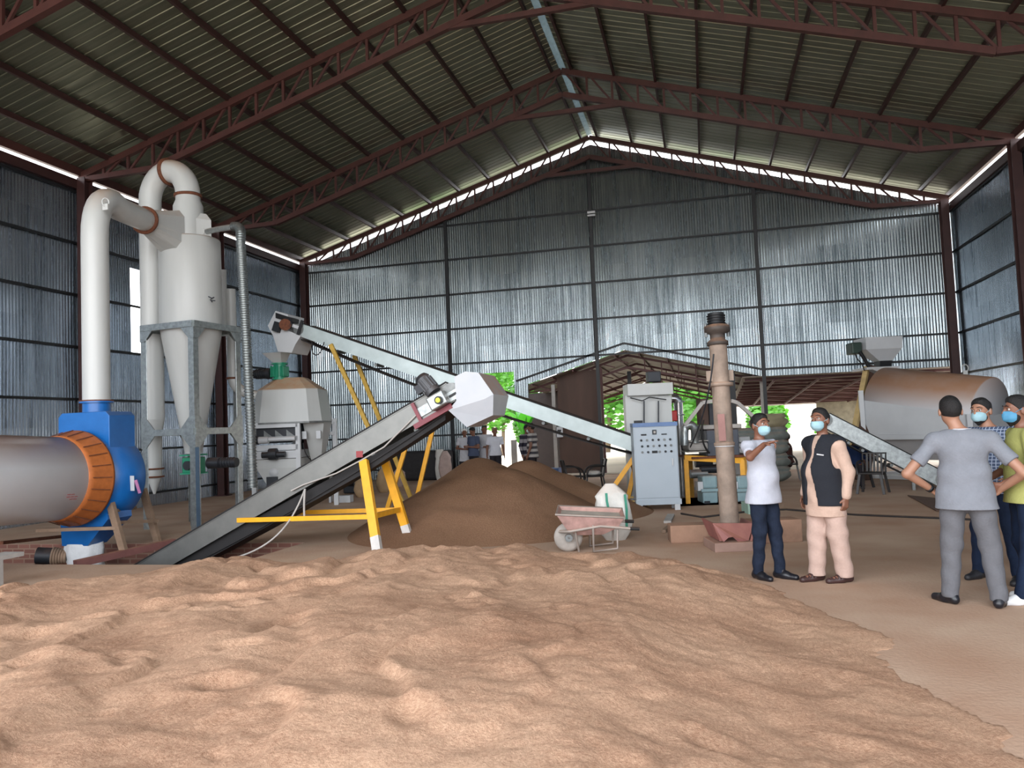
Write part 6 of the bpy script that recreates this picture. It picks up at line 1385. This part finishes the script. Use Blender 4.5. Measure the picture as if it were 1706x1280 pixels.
        if sandals: cuts.append(lambda X, Y, Z_: np.where(((X-g0[0])*fr[0]+(Y-g0[1])*fr[1] > .055*s) & (np.abs(np.sin(((X-g0[0])*fr[0]+(Y-g0[1])*fr[1])*95)) < 0.5) & (Z_ > .045*s), 0.01, -0.05))
        Sh.mesh(r2, 'sandal' if sandals else 'shoe', shoem or M_shoe, t, cuts=cuts)
    # trousers
    L = SDF(); g = .012*s+loose
    L.ell(pel-V3(0, 0, .02)*s, V3(.165*wide, .125, .13)*s, 0.05)
    for sd in 'LR': L.cap(P_['hip'+sd], P_['kne'+sd], .088*s+g, .064*s+g, 0.03); L.cap(P_['kne'+sd], P_['ank'+sd]+V3(0, 0, -.01), .062*s+g, .047*s+g, 0.03)
    wz = pel[2]+.07*s; az = min(P_['ankL'][2], P_['ankR'][2])-.03*s
    L.mesh(r2+0.001, 'trousers', legm, t, cuts=[lambda X, Y, Z_: Z_-wz+0*X, lambda X, Y, Z_: az-Z_+0*X], wr=wr*1.1, wf=38, seed=seed)
    # upper garment
    def torso(g, flare=0.0, hemz=hem):
        flare = max(flare, 0.032)
        U = SDF(); U.ell(che, V3(.160*wide+g, .118+g, .17+g)*s, 0.06).ell(abd, V3(.148*wide+g, .115+belly*0.6+g, .17)*s, 0.06)
        if not seated or hemz > 0.8: U.cap(abd-V3(0, 0, .05)*s, V3(0, belly*0.15, hemz+dz)*s, (.125+belly*0.3+g)*s, (.125+g+flare+belly*0.1)*s, 0.05, sc=(1.22*wide, 1.0, 1.0))
        for sd in 'LR': U.cap(nk-V3(0, 0, .045)*s, P_['sh'+sd], .052*s+g*s, .060*s+g*s, 0.05)
        return U
    U = torso(.016, loose*0.8)
    for sd in 'LR':
        sh, el, w_ = P_['sh'+sd], P_['el'+sd], P_['wr'+sd]
        if sleeve == 'short': U.cap(sh, lerp(sh, el, 0.62), .064*s, .064*s, 0.03)
        elif sleeve == 'half': U.cap(sh, el, .062*s, .058*s, 0.03); U.cap(el, lerp(el, w_, .25), .056*s, .05*s, .02)
        else: U.cap(sh, el, .064*s+loose*.3, .056*s+loose*.3, 0.03); U.cap(el, lerp(el, w_, .93), .056*s+loose*.3, .042*s+loose*.2, 0.02)
    hz_ = (hem+dz)*s; nz_ = nk[2]+.02*s
    cuts = [lambda X, Y, Z_: hz_-Z_+0.02*np.sin(X*9)*0+0*X, lambda X, Y, Z_: np.maximum(Z_-nz_, -1)+0*X]
    if sleeve == 'short':
        for sd in 'LR':
            sh, el = P_['sh'+sd], P_['el'+sd]; dv = (el-sh)/np.linalg.norm(el-sh); pc_ = lerp(sh, el, 0.66); nb = P_['el'+sd]
            cuts.append(lambda X, Y, Z_, dv=dv, pc_=pc_: np.where(((X-pc_[0])**2+(Y-pc_[1])**2+(Z_-pc_[2])**2) < (.13*s)**2, (X-pc_[0])*dv[0]+(Y-pc_[1])*dv[1]+(Z_-pc_[2])*dv[2], -0.5))
    o = U.mesh(r2, {'shirt': 'shirt', 'kurta': 'kurta', 'polo': 'polo_shirt'}[top], topm, t, cuts=cuts, wr=wr, seed=seed)
    if res < 0.012:
        cl = MB(); rr = .066*s; pts = [nk+V3(rr*1.05*math.sin(a), rr*math.cos(a)+.004, .012*s-.022*s*max(0, math.cos(a))) for a in [2*math.pi*(i+0.5)/22 for i in range(23)]]
        cl.tube(pts, .013*s, 8); cl.build('collar', stripes or topm, o)
    if vest is not None:
        Vv = torso(.034, 0.03, 0.74); 
        for sd in 'LR': Vv.cap(P_['sh'+sd], lerp(P_['sh'+sd], P_['el'+sd], 0.12), .066*s, .060*s, 0.03)
        arm = lambda X, Y, Z_: -(np.sqrt((np.abs(X)-.235*s*wide)**2+(Y*0.8)**2+((Z_-1.27*s)*0.55)**2)-.085*s)
        opening = lambda X, Y, Z_: np.where(Y > 0, (.016+.060*np.clip((1.30*s-Z_)/0.5, 0, 1)+.03*np.clip((Z_-1.30*s)/.15, 0, 1))*s-np.abs(X+0.01), -0.3)
        vo_ = Vv.mesh(r2, 'waistcoat', vest, t, cuts=[lambda X, Y, Z_: .77*s-Z_+0*X, lambda X, Y, Z_: Z_-(nk[2]+.03*s)+0*X, arm, opening], wr=0.002, seed=seed)
        MB().tube([V3(-.135, .125, 1.275)*s, V3(-.07, .150, 1.285)*s], .008, 6).build('pocket_square', M_whitec, vo_)
    return t
def azw(px): return math.atan((px-853)/1300)-YAW
def toloc(rz, right, away, upz, px):
    """view-aligned offset to a person's own axes"""
    a = -azw(px); vx = right*math.cos(a)-away*math.sin(a); vy = right*math.sin(a)+away*math.cos(a)
    c, s_ = math.cos(-rz), math.sin(-rz); return V3(vx*c-vy*s_, vx*s_+vy*c, upz)
# --- man in grey seen from behind
rz = -azw(1612)
g_ = G(1622, 1008)
M_check = None
pA = dict(ankL=V3(-.165, 0.0, .085), ankR=V3(.185, -.04, .085), kneL=V3(-.13, .03, .50), kneR=V3(.15, .03, .50), footL=-0.75, footR=0.15, elL=V3(-.425, -.09, 1.10), elR=V3(.425, -.09, 1.10), wrL=V3(-.255, .07, .955), wrR=V3(.255, .07, .955), shL=V3(-.20, -.01, 1.375), shR=V3(.20, -.01, 1.375),
          hdL=V3(.5, .55, -.45), hdR=V3(-.5, .55, -.45), pnL=V3(.6, -.3, .5), pnR=V3(-.6, -.3, .5), thL=V3(0, -.6, -.5), thR=V3(0, -.6, -.5), curlL=0.9, curlR=0.9)
tA = person((g_.x, g_.y, 0), rz, 'man seen from behind with hands on hips, grey polo shirt and grey trousers', H=1.775, res=0.0075, wide=1.14, pose=pA, head_off=(-.07, 0), head_yaw=0.25, top='polo', topm=cloth('grey_polo', srgb(122, 125, 132)), hem=0.80, legm=cloth('grey_trousers', srgb(98, 98, 102)), loose=0.008, skin=M_skin2, seed=1, stripes=cloth('pale_collar', srgb(190, 190, 196)), wr=0.0045)
wl_ = V3(-.255, .07, .955)*1.775/1.73; el_ = V3(-.425, -.09, 1.10)*1.775/1.73; dv = (wl_-el_)/np.linalg.norm(wl_-el_); o = MB().lathe(wl_-dv*0.03, dv, [(0, .028), (0, .037), (.025, .037), (.025, .028)], 18).build('wrist_watch', M_black); o.parent = tA
# --- man in waistcoat
g_ = G(1385, 968); rz = math.pi-azw(1388)-0.80
pB = dict(ankL=V3(-.13, -.06, .085), ankR=V3(.08, .10, .085), kneL=V3(-.11, -.01, .50), kneR=V3(.08, .07, .50), footL=0.25, footR=0.1, shL=V3(-.175, -.02, 1.375), shR=V3(.175, 0, 1.375), elL=V3(-.225, -.09, 1.11), elR=V3(.235, -.02, 1.11), wrL=V3(-.235, -.03, .85), wrR=V3(.235, .06, .85), curlL=0.8, curlR=0.7)
person((g_.x, g_.y, 0), rz, 'man in a pale kurta and black waistcoat with a blue face mask looking up', H=1.73, res=0.0075, wide=0.97, belly=0.07, pose=pB, head_yaw=0.30, head_pitch=0.16, top='kurta', topm=cloth('cream_kurta', srgb(188, 160, 144)), hem=0.66, sleeve='long', legm=cloth('cream_trousers', srgb(180, 154, 142)), loose=0.022, skin=M_skin, mask=M_mask, vest=cloth('black_waistcoat', srgb(36, 38, 44), 0.05), sandals=True, shoem=mat('brown_sandal', srgb(58, 36, 34), 0.5), seed=2, wr=0.006)
# --- man in white shirt pointing
g_ = G(1279, 964); rz = -math.pi/2-azw(1277)-0.62
H_ = 1.70; sR = V3(.185, -.01, 1.405)
elb = toloc(rz, -.10, -.30, 1.30, 1277)*V3(1, 1, 0)+V3(0, 0, 1.30); wri = toloc(rz, .045, -.42, 1.44, 1277)*V3(1, 1, 0)+V3(0, 0, 1.43)
hdir = toloc(rz, .8, -.35, .25, 1277)
pC = dict(elR=elb, wrR=wri, hdR=hdir, pnR=V3(0, 0, -1), thR=toloc(rz, 0, -.2, 1, 1277)*V3(1, 1, 0)+V3(0, 0, .6), pointR=True, ankL=V3(-.10, .09, .085), ankR=V3(.09, -.05, .085), kneL=V3(-.09, .06, .5), kneR=V3(.09, 0, .5), footL=-.1, footR=.2, elL=V3(-.22, -.06, 1.12), wrL=V3(-.20, -.02, .88))
tC = person((g_.x, g_.y, 0), rz, 'man in a white short sleeved shirt and dark jeans pointing with one arm', H=H_, res=0.0075, wide=0.98, belly=0.02, pose=pC, head_yaw=-0.25, head_pitch=0.10, topm=cloth('white_shirt', srgb(176, 178, 188)), hem=0.80, legm=cloth('dark_jeans', srgb(28, 36, 52), 0.25), loose=-0.004, skin=M_skin, mask=M_mask, seed=3, wr=0.006)
# --- bearded man in checked shirt
def checked():
    m = bpy.data.materials.new('checked_shirt'); m.use_nodes = True; N = m.node_tree.nodes; L = m.node_tree.links; b = N['Principled BSDF']; b.inputs['Roughness'].default_value = 0.85
    tc = N.new('ShaderNodeTexCoord'); sx = N.new('ShaderNodeSeparateXYZ'); L.new(tc.outputs['Object'], sx.inputs[0]); outs = []
    for ax_ in ('X', 'Z'):
        w_ = N.new('ShaderNodeMath'); w_.operation = 'MULTIPLY'; w_.inputs[1].default_value = 1/0.032; L.new(sx.outputs[ax_], w_.inputs[0]); f_ = N.new('ShaderNodeMath'); f_.operation = 'FRACT'; L.new(w_.outputs[0], f_.inputs[0])
        g_ = N.new('ShaderNodeMath'); g_.operation = 'GREATER_THAN'; g_.inputs[1].default_value = 0.78; L.new(f_.outputs[0], g_.inputs[0]); outs.append(g_)
    a = N.new('ShaderNodeMath'); a.operation = 'MAXIMUM'; L.new(outs[0].outputs[0], a.inputs[0]); L.new(outs[1].outputs[0], a.inputs[1])
    mx = N.new('ShaderNodeMix'); mx.data_type = 'RGBA'; mx.inputs['A'].default_value = srgb(58, 72, 98); mx.inputs['B'].default_value = srgb(150, 160, 178); L.new(a.outputs[0], mx.inputs['Factor']); L.new(mx.outputs['Result'], b.inputs['Base Color']); return m
M_check = checked(); jeans = cloth('blue_jeans', srgb(24, 36, 58), 0.2)
g_ = G(1668, 968); rz = math.pi-azw(1666)-0.45
pD = dict(ankL=V3(-.17, 0, .085), ankR=V3(.19, 0, .085), kneL=V3(-.14, .02, .5), kneR=V3(.15, .02, .5), elL=V3(-.27, -.03, 1.13), elR=V3(.27, -.03, 1.13), wrL=V3(-.22, .16, .98), wrR=V3(.22, .16, .98))
person((g_.x, g_.y, 0), rz, 'bearded man in a dark checked shirt and jeans standing behind the man in grey', H=1.76, res=0.008, wide=1.05, pose=pD, head_yaw=0.0, head_off=(0.06, 0), topm=M_check, hem=0.84, sleeve='half', legm=jeans, skin=M_skin2, mask=M_mask, beard=True, seed=4, loose=0.006, shoem=mat('dark_trainer', srgb(40, 40, 44), 0.5))
# --- man in yellow-green shirt at the right edge
g_ = G(1724, 1003); rz = math.pi/2-azw(1704)+0.30
pE = dict(elL=V3(-.27, .02, 1.13), wrL=V3(-.17, .23, 1.0), elR=V3(.27, .02, 1.13), wrR=V3(.17, .25, 1.02), ankL=V3(-.13, .12, .085), ankR=V3(.12, -.06, .085), curlL=.9, curlR=.9)
person((g_.x, g_.y, 0), rz, 'man in a yellow-green shirt with a blue mask, cut off by the right edge', H=1.76, res=0.008, pose=pE, head_yaw=0.1, topm=cloth('lime_shirt', srgb(160, 160, 96)), hem=0.84, sleeve='half', legm=jeans, skin=M_skin, mask=mat('mask_bright_blue', srgb(76, 140, 176), 0.7), beard=True, seed=5, loose=0.006, shoem=mat('white_trainer', srgb(215, 215, 215), 0.5))
g_ = G(1728, 950); person((g_.x, g_.y, 0), math.pi/2-azw(1706)+0.2, 'person in loose pale green trousers, mostly hidden at the right edge', H=1.68, res=0.012, topm=cloth('pale_green_kurta', srgb(168, 176, 160)), top='kurta', hem=0.6, sleeve='long', legm=cloth('pale_green_trousers', srgb(168, 176, 160)), loose=0.035, seed=6)
# --- people by the back doorway
wsh = cloth('dull_white_shirt', srgb(196, 196, 202)); dk = cloth('dark_trousers', srgb(44, 42, 48)); bsh = cloth('slate_shirt', srgb(78, 88, 112))
def striped(nm, c1, c2, per):
    m = bpy.data.materials.new(nm); m.use_nodes = True; N = m.node_tree.nodes; L = m.node_tree.links; b = N['Principled BSDF']; b.inputs['Roughness'].default_value = 0.85
    tc = N.new('ShaderNodeTexCoord'); sx = N.new('ShaderNodeSeparateXYZ'); L.new(tc.outputs['Object'], sx.inputs[0]); w_ = N.new('ShaderNodeMath'); w_.operation = 'MULTIPLY'; w_.inputs[1].default_value = 1/per; L.new(sx.outputs['Z'], w_.inputs[0])
    f_ = N.new('ShaderNodeMath'); f_.operation = 'FRACT'; L.new(w_.outputs[0], f_.inputs[0]); r_ = N.new('ShaderNodeMath'); r_.operation = 'GREATER_THAN'; r_.inputs[1].default_value = 0.5; L.new(f_.outputs[0], r_.inputs[0])
    mx = N.new('ShaderNodeMix'); mx.data_type = 'RGBA'; mx.inputs['A'].default_value = c1; mx.inputs['B'].default_value = c2; L.new(r_.outputs[0], mx.inputs['Factor']); L.new(mx.outputs['Result'], b.inputs['Base Color']); return m
M_st1 = striped('grey_striped_shirt', srgb(66, 64, 70), srgb(176, 172, 168), 0.15); M_st2 = striped('dark_striped_shirt', srgb(44, 40, 56), srgb(150, 146, 150), 0.22)
folded = dict(elL=V3(-.26, .0, 1.12), elR=V3(.26, .0, 1.12), wrL=V3(-.07, .20, 1.08), wrR=V3(.07, .20, 1.10), hdL=V3(1, .1, 0), hdR=V3(-1, .1, 0))
phone = dict(elL=V3(-.25, .0, 1.12), elR=V3(.25, .0, 1.12), wrL=V3(-.08, .26, 1.15), wrR=V3(.08, .26, 1.15))
far_ = [(774, 722, 24.6, 0.0, dict(topm=wsh, cap=cloth('white_cap', srgb(220, 220, 220)), hem=.7), 'person in white with a white cap by the back wall, mostly behind the slate-shirt man', folded),
        (788, 722, 24.0, -0.9, dict(topm=bsh, head_pitch=-0.45, hem=.85), 'person in a dark slate shirt looking down at something by the back wall', phone),
        (807, 722, 24.4, 0.1, dict(topm=wsh, cap=mat('green_cap', srgb(46, 62, 50), 0.8), sleeve='long', hem=.62, top='kurta'), 'person in pale clothes with folded arms and a dark green cap near the back doorway', folded),
        (824, 718, 23.6, 0.1, dict(topm=cloth('bright_white_shirt', srgb(214, 216, 226)), cap=mat('tan_cap', srgb(130, 112, 92), 0.8), hem=.88), 'person in a white shirt with a tan cap standing in the back doorway', None),
        (877, 712, 23.2, 0.8, dict(topm=M_st2, mask=M_mask2, sleeve='long', hem=.8), 'person with a mask in a dark broad-striped shirt right of the back doorway', None),
        (886, 722, 22.2, -1.9, dict(topm=M_st1, hem=.78), 'person in a grey and white striped shirt turned away right of the back doorway', None)]
for k, (px, py, d, tw, kw, lb, pose) in enumerate(far_):
    p = P(px, py, d); H_ = 1.68+0.04*(k % 3); hz = p.z
    person((p.x, p.y, 0), math.pi-azw(px)+tw, lb, H=H_, res=0.016, pose=pose, legm=dk, seed=10+k, wr=0.003, **kw)
# --- seated people
sit = dict(dz=-0.50, hipL=V3(-.09, 0, .47), hipR=V3(.09, 0, .47), kneL=V3(-.12, .42, .50), kneR=V3(.12, .42, .50), ankL=V3(-.12, .42, .085), ankR=V3(.12, .42, .085), shL=V3(-.185, -.01, .905), shR=V3(.185, -.01, .905), elL=V3(-.25, .04, .66), elR=V3(.25, .04, .66), wrL=V3(-.20, .28, .62), wrR=V3(.20, .28, .62))
g_ = G(1316, 800); person((g_.x-0.02, g_.y, 0.0), 1.5, 'person in dark brown clothes sitting in a chair between the two near men', H=1.72, res=0.014, pose=sit, topm=cloth('brown_jacket', srgb(74, 46, 42)), sleeve='long', legm=cloth('brown_trousers', srgb(58, 42, 40)), hem=0.96, seated=True, seed=20)
g_ = G(1428, 812); person((g_.x, g_.y, 0.0), math.pi-0.2, 'person in navy and ochre sitting on a chair right of the vest man', H=1.70, res=0.014, pose=sit, topm=cloth('navy_top', srgb(36, 52, 88)), sleeve='long', legm=dk, hem=0.96, seated=True, seed=21)
for c_ in bpy.data.objects: pass
